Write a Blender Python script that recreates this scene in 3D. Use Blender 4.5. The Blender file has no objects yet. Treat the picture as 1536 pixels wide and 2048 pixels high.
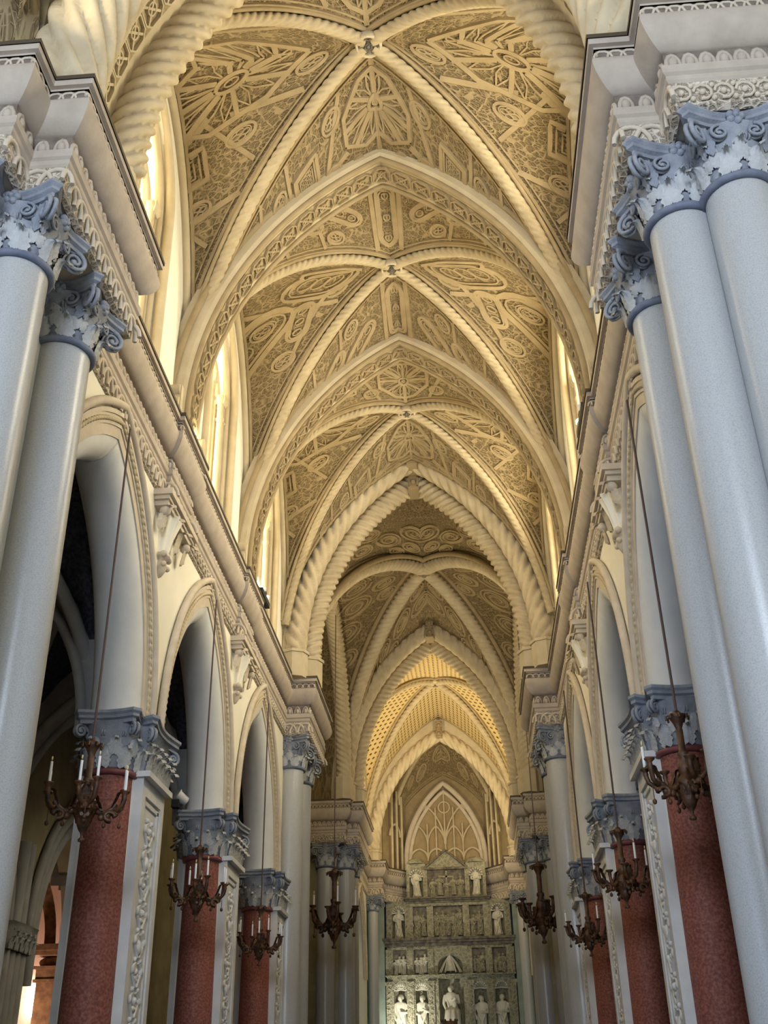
import bpy, math, random
import numpy as np
from mathutils import Vector, Matrix
random.seed(7)
PI = math.pi
scene = bpy.context.scene
COL = scene.collection

# ------------------------------------------------------------------ camera
cam_d = bpy.data.cameras.new('camera')
cam = bpy.data.objects.new('camera', cam_d)
COL.objects.link(cam)
R = Matrix(((0.99687216, 0.05318852, 0.05845405),
            (0.07704558, -0.48930423, -0.86870325),
            (-0.01760323, 0.87048972, -0.49187171)))
cam.matrix_world = Matrix.Translation((0.92, 0.0, 1.6)) @ R.to_4x4()
cam_d.sensor_fit = 'VERTICAL'
cam_d.sensor_height = 36.0
cam_d.lens = 36.0 * 2130.17 / 2048.0
cam_d.clip_end = 300
scene.camera = cam

# ------------------------------------------------------------------ light and exposure
scene.view_settings.view_transform = 'Standard'
scene.view_settings.look = 'None'
scene.view_settings.exposure = 0.25
scene.view_settings.gamma = 1.0
scene.view_settings.use_curve_mapping = False
scene.cycles.max_bounces = 8
scene.cycles.diffuse_bounces = 4
scene.cycles.glossy_bounces = 2
scene.cycles.transmission_bounces = 4
scene.cycles.sample_clamp_indirect = 4.0
scene.cycles.caustics_reflective = False
scene.cycles.caustics_refractive = False
world = bpy.data.worlds.new('daylight')
scene.world = world
world.use_nodes = True
bg = world.node_tree.nodes['Background']
bg.inputs[0].default_value = (0.75, 0.85, 1.0, 1)
bg.inputs[1].default_value = 0.6

WARM = (1.0, 0.83, 0.52)
COOL = (0.74, 0.85, 1.0)

def area(name, loc, target, size, power, color, size_y=None, spread=PI):
    d = bpy.data.lights.new(name, 'AREA')
    d.energy = power; d.color = color; d.spread = spread
    d.shape = 'RECTANGLE'; d.size = size; d.size_y = size_y or size
    o = bpy.data.objects.new(name, d); COL.objects.link(o)
    o.location = loc
    o.rotation_euler = (Vector(target) - Vector(loc)).to_track_quat('-Z', 'Y').to_euler()
    return o

# cold daylight from the west front's great window and open doors behind the camera
area('west_window_daylight', (0, -6.6, 9.2), (0, 12, 7.6), 5.5, 1500, COOL, 4.0)
# warm floodlights standing on the cornice ledges, aimed at the vaults
FLOOD = 0.36
for i, (x, y, tx, ty, e) in enumerate(((-3.36, 9.6, 1.4, 10.6, 60), (3.36, 9.6, -1.4, 10.6, 60),
                                (-3.40, 15.2, 1.5, 14.6, 80), (3.40, 15.2, -1.5, 14.6, 80),
                                (-3.40, 21.4, 1.5, 21.0, 100), (3.40, 21.4, -1.5, 21.0, 100),
                                (-3.3, 30.6, 1.0, 35.0, 420), (3.3, 30.6, -1.0, 35.0, 420),
                                (-3.05, 43.0, 1.4, 46.0, 800), (3.05, 43.0, -1.4, 46.0, 800),
                                (-2.9, 50.6, 0.5, 53.0, 70), (2.9, 50.6, -0.5, 53.0, 70),
                                (-3.2, 6.6, 1.4, 3.5, 200), (3.2, 6.6, -1.4, 3.5, 200))):
    area('cornice_floodlight_beam', (x, y, 11.95), (tx, ty, 17.6), 0.5, e * FLOOD, WARM)
# low spot light on the left half of the altarpiece, crossing lamp, lamp of the side chapel
area('altar_spot', (-2.6, 49.6, 3.4), (-1.9, 52.0, 5.4), 0.25, 40, (1.0, 0.95, 0.78), spread=1.3)
area('choir_lamp', (0.0, 45.5, 3.0), (0.0, 50.5, 8.0), 1.2, 40, (0.88, 1.0, 0.84))
area('chapel_lamp', (-10.5, 26.6, 3.2), (-10.6, 29.2, 5.2), 0.3, 60, (1.0, 0.74, 0.58))

# ------------------------------------------------------------------ materials
def nt(name):
    m = bpy.data.materials.new(name); m.use_nodes = True
    t = m.node_tree
    return m, t, t.nodes['Principled BSDF']

def lin(h):
    h = h.lstrip('#'); o = []
    for i in (0, 2, 4):
        c = int(h[i:i+2], 16) / 255
        o.append(c / 12.92 if c <= .04045 else ((c + .055) / 1.055) ** 2.4)
    return (*o, 1)

def stone(name, c1, c2, scale=6.0, rough=0.7, bump=0.15, bscale=25.0, detail=6.0, spec=0.3, c3=None, stretch=None):
    m, t, b = nt(name)
    tc = t.nodes.new('ShaderNodeTexCoord')
    src = tc.outputs['Object']
    if stretch:
        mp = t.nodes.new('ShaderNodeMapping'); mp.inputs['Scale'].default_value = stretch
        t.links.new(src, mp.inputs[0]); src = mp.outputs[0]
    n = t.nodes.new('ShaderNodeTexNoise'); n.inputs['Scale'].default_value = scale; n.inputs['Detail'].default_value = detail
    t.links.new(src, n.inputs['Vector'])
    r = t.nodes.new('ShaderNodeValToRGB')
    r.color_ramp.elements[0].position = 0.35; r.color_ramp.elements[0].color = c1
    r.color_ramp.elements[1].position = 0.65; r.color_ramp.elements[1].color = c2
    if c3:
        e = r.color_ramp.elements.new(0.5); e.color = c3
    t.links.new(n.outputs[0], r.inputs[0]); t.links.new(r.outputs[0], b.inputs['Base Color'])
    b.inputs['Roughness'].default_value = rough
    b.inputs['Specular IOR Level'].default_value = spec
    if bump:
        n2 = t.nodes.new('ShaderNodeTexNoise'); n2.inputs['Scale'].default_value = bscale; n2.inputs['Detail'].default_value = 4
        t.links.new(src, n2.inputs['Vector'])
        bp = t.nodes.new('ShaderNodeBump'); bp.inputs['Strength'].default_value = bump; bp.inputs['Distance'].default_value = 0.03
        t.links.new(n2.outputs[0], bp.inputs['Height']); t.links.new(bp.outputs[0], b.inputs['Normal'])
    return m

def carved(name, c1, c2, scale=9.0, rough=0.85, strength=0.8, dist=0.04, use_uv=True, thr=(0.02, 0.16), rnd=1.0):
    """Stucco carved all over with small tracery: cell edges stand proud of sunk fields coloured darker, partly standing in for recess shade."""
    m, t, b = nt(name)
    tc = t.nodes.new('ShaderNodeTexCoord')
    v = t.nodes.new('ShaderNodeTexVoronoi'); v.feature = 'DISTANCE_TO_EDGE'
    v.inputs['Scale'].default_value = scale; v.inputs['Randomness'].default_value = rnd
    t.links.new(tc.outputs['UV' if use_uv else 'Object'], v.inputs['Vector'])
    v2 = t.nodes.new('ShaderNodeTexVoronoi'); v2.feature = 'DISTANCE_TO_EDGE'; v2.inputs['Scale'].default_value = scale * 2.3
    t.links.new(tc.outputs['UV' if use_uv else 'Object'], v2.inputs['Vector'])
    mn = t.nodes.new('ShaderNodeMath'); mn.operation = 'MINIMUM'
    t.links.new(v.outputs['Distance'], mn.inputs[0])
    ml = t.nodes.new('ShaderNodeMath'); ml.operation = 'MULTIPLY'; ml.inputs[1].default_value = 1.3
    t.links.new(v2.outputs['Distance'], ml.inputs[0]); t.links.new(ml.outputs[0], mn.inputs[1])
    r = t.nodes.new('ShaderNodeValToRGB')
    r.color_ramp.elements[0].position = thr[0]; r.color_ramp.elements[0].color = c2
    r.color_ramp.elements[1].position = thr[1]; r.color_ramp.elements[1].color = c1  # darker ground coat in the sunk cells, partly painted recess shade
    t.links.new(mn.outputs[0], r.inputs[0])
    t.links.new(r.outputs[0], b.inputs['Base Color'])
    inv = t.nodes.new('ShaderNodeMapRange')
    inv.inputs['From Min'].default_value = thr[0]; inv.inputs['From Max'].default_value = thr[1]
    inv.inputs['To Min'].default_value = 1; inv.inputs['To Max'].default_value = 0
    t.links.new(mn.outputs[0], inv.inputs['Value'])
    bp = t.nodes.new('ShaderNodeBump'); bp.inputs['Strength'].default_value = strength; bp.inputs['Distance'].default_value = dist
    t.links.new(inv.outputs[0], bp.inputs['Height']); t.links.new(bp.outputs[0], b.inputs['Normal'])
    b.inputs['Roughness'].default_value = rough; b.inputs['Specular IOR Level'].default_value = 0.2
    return m

def dotted(name, base, hole, scale=7.0):
    m, t, b = nt(name)
    tc = t.nodes.new('ShaderNodeTexCoord')
    v = t.nodes.new('ShaderNodeTexVoronoi'); v.inputs['Scale'].default_value = scale; v.inputs['Randomness'].default_value = 0.0
    v.distance = 'MANHATTAN'
    t.links.new(tc.outputs['UV'], v.inputs['Vector'])
    r = t.nodes.new('ShaderNodeValToRGB')
    r.color_ramp.elements[0].position = 0.24; r.color_ramp.elements[0].color = hole
    r.color_ramp.elements[1].position = 0.34; r.color_ramp.elements[1].color = base
    t.links.new(v.outputs['Distance'], r.inputs[0]); t.links.new(r.outputs[0], b.inputs['Base Color'])
    bp = t.nodes.new('ShaderNodeBump'); bp.inputs['Strength'].default_value = 0.8; bp.inputs['Distance'].default_value = 0.05
    t.links.new(v.outputs['Distance'], bp.inputs['Height']); t.links.new(bp.outputs[0], b.inputs['Normal'])
    b.inputs['Roughness'].default_value = 0.85
    return m

def plain(name, c, rough=0.6, metal=0.0, emit=None, strength=0):
    m, t, b = nt(name)
    b.inputs['Base Color'].default_value = c; b.inputs['Roughness'].default_value = rough; b.inputs['Metallic'].default_value = metal
    if emit:
        b.inputs['Emission Color'].default_value = emit; b.inputs['Emission Strength'].default_value = strength
    return m

M = {}
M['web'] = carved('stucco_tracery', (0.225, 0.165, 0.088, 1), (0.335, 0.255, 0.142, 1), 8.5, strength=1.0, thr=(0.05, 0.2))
M['web_choir'] = dotted('pierced_stucco', (0.58, 0.44, 0.21, 1), (0.08, 0.045, 0.015, 1), 4.2)
M['relief'] = stone('stucco_relief', (0.315, 0.24, 0.135, 1), (0.38, 0.295, 0.172, 1), 3, 0.85, 0.2)
M['rope'] = stone('cream_stucco', (0.50, 0.41, 0.27, 1), (0.60, 0.51, 0.35, 1), 3, 0.8, 0.12)
M['band'] = stone('pale_stucco', (0.50, 0.42, 0.28, 1), (0.57, 0.49, 0.34, 1), 3, 0.8, 0.12)
M['plaster'] = stone('cream_plaster', (0.84, 0.80, 0.68, 1), (0.88, 0.84, 0.73, 1), 1.5, 0.85, 0.06)
M['cornice'] = stone('cornice_stone', (0.42, 0.36, 0.30, 1), (0.50, 0.435, 0.365, 1), 4, 0.75, 0.12)
M['frieze'] = carved('carved_frieze', (0.34, 0.27, 0.20, 1), (0.68, 0.60, 0.50, 1), 9, use_uv=False, thr=(0.03, 0.2))
M['cornice_shade'] = stone('shaded_cornice_field', (0.15, 0.12, 0.10, 1), (0.24, 0.20, 0.17, 1), 8, 0.85, 0.2)  # dark tone painted in as shade between the loops and eggs
M['rib'] = stone('tan_rope_stucco', (0.42, 0.34, 0.215, 1), (0.50, 0.415, 0.27, 1), 3, 0.8, 0.12)
M['lead'] = plain('dark_ledge_edge', (0.07, 0.05, 0.03, 1), 0.7)
M['granite'] = stone('grey_granite', (0.36, 0.37, 0.385, 1), (0.475, 0.475, 0.47, 1), 85, 0.3, 0.02, 60, 12, 0.45, (0.44, 0.45, 0.455, 1))
M['capital'] = stone('shade_blue_stone', (0.225, 0.245, 0.295, 1), (0.31, 0.33, 0.37, 1), 7, 0.65, 0.3, 40)  # blue of the cool shade is put into the stone colour
M['lit_leafstone'] = stone('lit_tone_leaf_stone', (0.40, 0.415, 0.44, 1), (0.52, 0.525, 0.53, 1), 7, 0.65, 0.3, 40)  # leaves paler than the bell: their lit tone is painted in
M['ring'] = stone('slate_ring', (0.12, 0.14, 0.2, 1), (0.2, 0.22, 0.28, 1), 5, 0.6, 0.1)
M['pier'] = stone('white_pier_plaster', (0.62, 0.62, 0.62, 1), (0.72, 0.71, 0.69, 1), 3, 0.7, 0.08)
M['roll'] = stone('grey_white_soffit', (0.62, 0.63, 0.64, 1), (0.70, 0.70, 0.69, 1), 2, 0.7, 0.05)
M['red'] = stone('red_granite', (0.17, 0.055, 0.045, 1), (0.33, 0.13, 0.10, 1), 30, 0.6, 0.03, 60, 12, 0.3, (0.25, 0.085, 0.065, 1))
M['redring'] = stone('dark_red_ring', (0.16, 0.05, 0.05, 1), (0.24, 0.08, 0.08, 1), 8, 0.5, 0.05)
M['moulding'] = stone('moulding_stone', (0.54, 0.465, 0.37, 1), (0.62, 0.545, 0.445, 1), 4, 0.8, 0.1)
M['bronze'] = stone('brown_bronze', (0.035, 0.016, 0.008, 1), (0.13, 0.055, 0.02, 1), 9, 0.5, 0.2, 40, spec=0.5)
M['wax'] = plain('white_wax', (0.82, 0.82, 0.84, 1), 0.5)
M['flame'] = plain('candle_bulb', (0.75, 0.62, 0.35, 1), 0.3)
M['cord'] = plain('rusty_cord', (0.10, 0.06, 0.05, 1), 0.7)
M['marble'] = carved('weathered_marble', (0.29, 0.27, 0.195, 1), (0.40, 0.38, 0.285, 1), 5.0, 0.6, 0.8, 0.05, False, (0.0, 0.26))
M['marble_dark'] = stone('darkened_marble', (0.07, 0.06, 0.05, 1), (0.2, 0.18, 0.14, 1), 6, 0.6, 0.3, 20)  # darkened tone; on the panel grounds it paints recess shade
M['relief_marble'] = carved('carved_marble', (0.34, 0.33, 0.27, 1), (0.58, 0.57, 0.48, 1), 7, use_uv=False, thr=(0.02, 0.22))
M['statue'] = stone('white_statue_marble', (0.52, 0.50, 0.42, 1), (0.64, 0.62, 0.53, 1), 4, 0.5, 0.1)
M['teal'] = stone('grey_green_wall', (0.22, 0.28, 0.26, 1), (0.30, 0.37, 0.34, 1), 2, 0.8, 0.05)
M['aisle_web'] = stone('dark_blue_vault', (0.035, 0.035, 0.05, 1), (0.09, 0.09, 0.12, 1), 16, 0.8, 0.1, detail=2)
M['aisle_rib'] = stone('grey_rib', (0.36, 0.36, 0.36, 1), (0.44, 0.44, 0.43, 1), 3, 0.8, 0.05)
M['aisle_wall'] = stone('olive_plaster', (0.30, 0.27, 0.17, 1), (0.38, 0.34, 0.22, 1), 2, 0.85, 0.05)
M['ochre'] = stone('ochre_plaster', (0.42, 0.28, 0.05, 1), (0.52, 0.36, 0.09, 1), 2, 0.85, 0.05)
M['pink'] = stone('pink_plaster', (0.62, 0.42, 0.33, 1), (0.68, 0.47, 0.37, 1), 1.5, 0.85, 0.03)
M['brown'] = stone('brown_tufa', (0.14, 0.07, 0.035, 1), (0.26, 0.14, 0.07, 1), 6, 0.85, 0.2)
M['floor'] = stone('grey_marble_floor', (0.10, 0.10, 0.11, 1), (0.17, 0.165, 0.165, 1), 1.2, 0.35, 0.02)
M['glass'] = plain('window_glass', (0.8, 0.75, 0.6, 1), 0.2, 0, (1.0, 0.88, 0.60, 1), 7.0)
M['glass_sun'] = plain('sunlit_window_glass', (0.8, 0.75, 0.6, 1), 0.2, 0, (1.0, 0.92, 0.70, 1), 19.0)
M['side_glow'] = plain('added_side_glow', (0.7, 0.8, 0.9, 1), 0.5, 0, (0.40, 0.60, 1.0, 1), 3.0)  # added glow, a cool fill for the right columns
M['glass_cool'] = plain('west_window_glass', (0.7, 0.8, 0.9, 1), 0.2, 0, (0.75, 0.85, 1.0, 1), 1.0)
M['black'] = plain('black_metal', (0.02, 0.02, 0.022, 1), 0.5)
M['lampwhite'] = plain('white_enamel', (0.75, 0.76, 0.78, 1), 0.4)
M['lampglow'] = plain('lit_lamp', (1, 0.9, 0.8, 1), 0.4, 0, (1, 0.86, 0.72, 1), 40)

# ------------------------------------------------------------------ mesh helpers
class MB:
    def __init__(s): s.v = []; s.f = []; s.sm = []; s.uv = []
    def add(s, verts, faces, smooth=True, uvs=None):
        o = len(s.v)
        s.v += [tuple(map(float, p)) for p in verts]
        s.f += [tuple(i + o for i in f) for f in faces]
        s.sm += [smooth] * len(faces)
        s.uv += list(uvs) if uvs is not None else [(0.0, 0.0)] * len(verts)
        return s
    def grid(s, P, smooth=True, closeu=False, closev=False, uv=None):
        P = np.asarray(P, float); n, m = P.shape[:2]
        f = []
        for i in range(n if closeu else n - 1):
            a = i * m; b = ((i + 1) % n) * m
            for j in range(m if closev else m - 1):
                k = (j + 1) % m
                f.append((a + j, b + j, b + k, a + k))
        s.add(P.reshape(-1, 3), f, smooth, None if uv is None else np.asarray(uv, float).reshape(-1, 2))
        return s
    def box(s, x0, x1, y0, y1, z0, z1):
        v = [(x0,y0,z0),(x1,y0,z0),(x1,y1,z0),(x0,y1,z0),(x0,y0,z1),(x1,y0,z1),(x1,y1,z1),(x0,y1,z1)]
        return s.add(v, [(3,2,1,0),(4,5,6,7),(0,1,5,4),(1,2,6,5),(2,3,7,6),(3,0,4,7)], False)
    def lathe(s, prof, n=24, c=(0,0), a0=0, a1=2*PI, caps=True):
        full = abs(a1 - a0 - 2*PI) < 1e-6
        m = n if full else n + 1
        P = [[(c[0] + r*math.cos(a0+(a1-a0)*i/n), c[1] + r*math.sin(a0+(a1-a0)*i/n), z) for i in range(m)] for r, z in prof]
        s.grid(P, True, False, full)
        if caps and full:
            for k in (0, -1):
                if prof[k][0] > 1e-4: s.add(P[k], [tuple(range(m))], False)
        return s
    def tube(s, path, r, n=8, cap=True, closed=False):
        path = [Vector(p) for p in path]; N = len(path)
        rf = r if callable(r) else (lambda t: r)
        rings = []; ref = None
        for i, p in enumerate(path):
            if closed: d = path[(i+1) % N] - path[i-1]
            else: d = path[min(i+1, N-1)] - path[max(i-1, 0)]
            d.normalize()
            if ref is None:
                ref = d.orthogonal().normalized()
            ref = (ref - d * ref.dot(d))
            if ref.length < 1e-6: ref = d.orthogonal()
            ref.normalize(); b = d.cross(ref)
            rr = rf(i / max(N-1, 1))
            rings.append([p + (ref*math.cos(2*PI*k/n) + b*math.sin(2*PI*k/n))*rr for k in range(n)])
        s.grid(rings, True, closed, True)
        if cap and not closed:
            s.add(rings[0], [tuple(range(n))], False); s.add(rings[-1], [tuple(range(n))], False)
        return s
    def prism(s, poly, z0, z1, smooth=False):
        n = len(poly)
        v = [(x,y,z0) for x,y in poly] + [(x,y,z1) for x,y in poly]
        f = [tuple(range(n-1,-1,-1)), tuple(range(n,2*n))] + [(i,(i+1)%n,n+(i+1)%n,n+i) for i in range(n)]
        return s.add(v, f, smooth)
    def sphere(s, c, r, n=10, sc=(1,1,1)):
        P = [[(c[0]+r*sc[0]*math.sin(PI*i/n)*math.cos(2*PI*j/(n+4)), c[1]+r*sc[1]*math.sin(PI*i/n)*math.sin(2*PI*j/(n+4)), c[2]+r*sc[2]*math.cos(PI*i/n)) for j in range(n+4)] for i in range(n+1)]
        return s.grid(P, True, False, True)
    def xf(s, M4):
        s.v = [tuple(M4 @ Vector(p)) for p in s.v]; return s
    def mirror(s):
        s.v = [(-a,b,c) for a,b,c in s.v]; s.f = [tuple(reversed(f)) for f in s.f]; return s
    def build(s, name, mat, parent=None, mats=None):
        me = bpy.data.meshes.new(name)
        me.from_pydata(s.v, [], s.f)
        me.polygons.foreach_set('use_smooth', s.sm)
        uvl = me.uv_layers.new(name='UVMap')
        li = np.empty(len(me.loops), dtype=np.int32); me.loops.foreach_get('vertex_index', li)
        uvl.data.foreach_set('uv', np.asarray(s.uv, dtype=np.float32)[li].ravel())
        me.materials.append(M[mat] if isinstance(mat, str) else mat)
        me.update()
        o = bpy.data.objects.new(name, me); COL.objects.link(o)
        if parent is not None:
            o.parent = parent
            o.matrix_parent_inverse = parent.matrix_basis.inverted() if parent.get('_abs') else Matrix()
        return o

def part(name, mb, mat, parent, label=None):
    """mb is given in the world's coordinates; the part hangs on its thing's base."""
    base = parent
    off = Vector(parent['_base']) if '_base' in parent else Vector((0, 0, 0))
    mb.v = [(a - off.x, b - off.y, c - off.z) for a, b, c in mb.v]
    o = mb.build(name, mat)
    o.parent = base
    o['_base'] = off[:]
    if label: o['label'] = label
    return o

def thing(name, label, cat, base, group=None, kind=None):
    o = bpy.data.objects.new(name, None); COL.objects.link(o)
    o.location = base; o.empty_display_size = 0.2
    o['_base'] = tuple(map(float, base)); o['label'] = label; o['category'] = cat
    if group: o['group'] = group
    if kind: o['kind'] = kind
    return o

def whole(name, mb, mat, label, cat, group=None):
    o = mb.build(name, mat); o['label'] = label; o['category'] = cat
    if group: o['group'] = group
    return o

def struct(name, mb, mat):
    o = mb.build(name, mat); o['kind'] = 'structure'; return o

def copy_thing(src, delta, label):
    n = src.copy(); COL.objects.link(n)
    n.location = src.location + Vector(delta); n['label'] = label
    for ch in list(src.children):
        c = ch.copy(); COL.objects.link(c); c.parent = n
        for g in list(ch.children):
            d = g.copy(); COL.objects.link(d); d.parent = c
    return n

def parch(a, h, n=24):
    """Pointed arch from (-a,0) over (0,h) to (a,0)."""
    cx = (h*h - a*a) / (2*a); Rr = a + cx
    t1 = math.atan2(h, cx)
    R_ = [(-cx + Rr*math.cos(t1*i/n), Rr*math.sin(t1*i/n)) for i in range(n+1)]
    return [(-x, z) for x, z in R_] + [(x, z) for x, z in reversed(R_[:-1])]

def parch_z(a, h, x):
    cx = (h*h - a*a) / (2*a); Rr = a + cx
    return math.sqrt(max(Rr*Rr - (abs(x)+cx)**2, 0.0))

def resample(path, step):
    P = np.asarray(path, float)
    d = np.r_[0, np.cumsum(np.linalg.norm(np.diff(P, axis=0), axis=1))]
    n = max(2, int(d[-1] / step) + 1)
    s = np.linspace(0, d[-1], n)
    return np.stack([np.interp(s, d, P[:, k]) for k in range(3)], 1)

def rope(mb, path, Rr, k=5, pitch=0.28, amp=0.22, hand=1, step=None, n=None, taper=0, up=(0,1,0)):
    """A twisted rope moulding: k strands wound round the path, a strand crest every pitch along it."""
    path = resample(path, step or pitch/6.0)
    N = len(path); n = n or k*8
    T = np.gradient(path, axis=0); T /= np.linalg.norm(T, axis=1)[:, None]
    up = np.asarray(up, float)
    A = up - T * (T @ up)[:, None]
    A /= np.linalg.norm(A, axis=1)[:, None]
    B = np.cross(T, A)
    s = np.r_[0, np.cumsum(np.linalg.norm(np.diff(path, axis=0), axis=1))]
    th = np.linspace(0, 2*PI, n, endpoint=False)
    ph = hand * 2*PI * s / (k*pitch)
    lob = np.abs(np.cos(0.5*k*(th[None, :] - ph[:, None]))) ** 0.6
    rr = Rr * (1 - amp + amp*lob)
    if taper:
        e = np.minimum(s, s[-1]-s); rr *= (np.clip(e/taper, 0, 1)**0.5*0.75+0.25)[:, None]
    P = path[:, None, :] + rr[..., None]*(np.cos(th)[None, :, None]*A[:, None, :] + np.sin(th)[None, :, None]*B[:, None, :])
    mb.grid(P, True, False, True)
    mb.add(P[0], [tuple(range(n))], False); mb.add(P[-1], [tuple(range(n))], False)
    return mb

def offset_path(path, off):
    """Plan polyline moved to the left of its direction by off, with mitred corners."""
    out = []; n = len(path)
    def nrm(a, b):
        d = Vector((b[0]-a[0], b[1]-a[1])).normalized(); return Vector((-d.y, d.x))
    for i, p in enumerate(path):
        if i == 0: v = nrm(p, path[1])
        elif i == n-1: v = nrm(path[i-1], p)
        else:
            a = nrm(path[i-1], p); b = nrm(p, path[i+1]); v = (a + b) / (1 + a.dot(b))
        out.append((p[0] + v.x*off, p[1] + v.y*off))
    return out

def sweep_plan(mb, path, prof):
    P = []
    for off, z in prof:
        P.append([(x, y, z) for x, y in offset_path(path, off)])
    P = np.asarray(P).transpose(1, 0, 2)
    for i in range(len(path)-1):
        mb.grid(P[i:i+2], len(prof) > 5)
    return mb

def strip(mb, pts, nrms, width, height, closed=False, side=None):
    """A raised band along a line of surface points; nrms point off the surface."""
    pts = np.asarray(pts, float); N = len(pts)
    nr = np.asarray(nrms, float)
    if closed: T = np.roll(pts, -1, 0) - np.roll(pts, 1, 0)
    else: T = np.gradient(pts, axis=0)
    T /= np.linalg.norm(T, axis=1)[:, None] + 1e-9
    S = np.cross(T, nr); S /= np.linalg.norm(S, axis=1)[:, None] + 1e-9
    w = width/2
    prof = [(-w, -0.01), (-w*0.8, height), (w*0.8, height), (w, -0.01)]
    P = np.stack([pts + S*a + nr*b for a, b in prof], 1)
    mb.grid(P, False, closed, False)
    return mb

def leaf(mb, M4, w, h, curl=0.5, lean=0.12):
    """One acanthus leaf: lobed outline, raised midrib, tip curling outwards; stands on the origin facing -Y."""
    U = 20; V = 9; P = []
    for i in range(U+1):
        t = i/U
        if t < 0.68: y = -lean*h*t**1.5; z = h*t*1.12
        else:
            q = (t-0.68)/0.32*PI*0.95
            y = -lean*h*0.68**1.5 - curl*h*0.27*(1-math.cos(q)); z = h*0.7616 + curl*h*0.27*math.sin(q)
        ww = w*0.84*(0.42 + 0.6*math.sin(PI*min(t*1.1+0.04, 1))**0.7)*(1 - 0.4*max(0, t-0.6)/0.4)*(0.80 + 0.26*abs(math.sin(t*PI*4.5)))
        row = []
        for j in range(V):
            a = (j/(V-1))*2 - 1
            row.append((a*ww/2, y - 0.17*h*(1-abs(a))**0.8 - 0.05*h*math.cos(a*PI*4)*(1-abs(a)*0.4), z - 0.1*h*abs(a)*(t < 0.7)))
        P.append(row)
    b = MB().grid(P)
    b.xf(M4); mb.add(b.v, b.f, True)
    return mb

def volute(mb, c, d, r, thick=0.03, turns=1.6, up=1):
    """Spiral scroll in the upright plane holding direction d, curling under the abacus corner at c."""
    d = Vector((d[0], d[1], 0)).normalized(); pts = []
    n = 22
    for i in range(n+1):
        t = i/n; a = PI/2 - t*turns*2*PI
        rr = r*(1 - 0.82*t)
        pts.append(Vector(c) + d*(rr*math.cos(a)) + Vector((0, 0, rr*math.sin(a) - r)))
    side = Vector((-d.y, d.x, 0))*thick*1.2
    for k in (-1, 1):
        mb.tube([p + side*k for p in pts], lambda t: thick*(1-0.35*t), 6)
    mb.sphere(Vector(c) - Vector((0,0,r)), thick*1.6, 6)
    # the stalk that rises to the scroll from the bell
    s0 = Vector(c) - d*r*2.4 - Vector((0, 0, r*2.6))
    mb.tube([s0, s0 + d*r*0.7 + Vector((0,0,r*1.4)), Vector(c) - d*r*0.6, Vector(c)], lambda t: thick*(0.7+0.5*t), 6)
    return mb

def basis(origin, nrm):
    """Matrix that puts local -Y along the outward direction nrm."""
    n = Vector((nrm[0], nrm[1], 0)).normalized()
    x = Vector((-n.y, n.x, 0))
    return Matrix(((x.x, -n.x, 0, origin[0]), (x.y, -n.y, 0, origin[1]), (0, 0, 1, origin[2]), (0, 0, 0, 1)))

def along(outline, k):
    """k evenly spaced points on a closed outline with outward directions."""
    P = np.asarray(list(outline) + [outline[0]], float)
    d = np.r_[0, np.cumsum(np.linalg.norm(np.diff(P, axis=0), axis=1))]
    res = []
    for i in range(k):
        s = d[-1]*(i+0.5)/k; j = min(np.searchsorted(d, s, 'right')-1, len(P)-2)
        t = (s-d[j])/(d[j+1]-d[j]); p = P[j]*(1-t)+P[j+1]*t; q = P[j+1]-P[j]
        n = np.array((q[1], -q[0])); n /= np.linalg.norm(n)
        res.append((p, n))
    return res, d[-1]

def ccw(poly):
    a = sum(poly[i][0]*poly[(i+1)%len(poly)][1]-poly[(i+1)%len(poly)][0]*poly[i][1] for i in range(len(poly)))
    return poly if a > 0 else poly[::-1]

def grow(poly, d):
    poly = ccw(poly); n = len(poly); out = []
    for i in range(n):
        a = Vector(poly[i])-Vector(poly[i-1]); b = Vector(poly[(i+1)%n])-Vector(poly[i])
        a.normalize(); b.normalize()
        na = Vector((a.y,-a.x)); nb = Vector((b.y,-b.x)); v = (na+nb)/max(1+na.dot(nb), 0.35)
        out.append((poly[i][0]+v.x*d, poly[i][1]+v.y*d))
    return out

def bell_capital(outline, z0, z1, rows=2, leafw=0.2, flare=0.14):
    """Bell with rows of acanthus leaves all round, over any closed plan outline."""
    mb = MB(); lf = MB(); outline = ccw(outline); H = z1-z0
    rings = []
    for t, g in ((0, 0.0), (0.08, 0.02), (0.5, 0.03), (0.8, 0.3*flare+0.03), (0.94, flare*0.8), (1, flare)):
        rings.append([(x, y, z0+H*t) for x, y in grow(outline, g)])
    mb.grid(rings, True, False, True)
    mb.add(rings[-1], [tuple(range(len(outline)))], False)
    for r in range(rows):
        pts, L = along(outline, max(6, int(round(2*PI*0+ (sum(math.dist(outline[i], outline[i-1]) for i in range(len(outline))))/leafw))))
        n = len(pts)
        if r: pts = [(0.5*(pts[i][0]+pts[(i+1)%n][0]), (pts[i][1]+pts[(i+1)%n][1])/max(np.linalg.norm(pts[i][1]+pts[(i+1)%n][1]), 1e-6)) for i in range(n)]
        for p, nn in pts:
            o = (p[0]+nn[0]*(0.032+0.012*r), p[1]+nn[1]*(0.032+0.012*r), z0+H*(0.02+0.27*r))
            leaf(lf, basis(o, nn), L/n*1.05, H*(0.44 if r == 0 else 0.38), 0.8, 0.2)
    pts, L = along(outline, max(6, int(L/leafw*1.0)))
    for p, nn in pts:     # little caulicole scrolls below the abacus
        o = (p[0]+nn[0]*flare*0.35, p[1]+nn[1]*flare*0.35, z0+H*0.82)
        volute(mb, o, (nn[0], nn[1]), H*0.075, H*0.022, 1.3)
    return mb, lf

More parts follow.
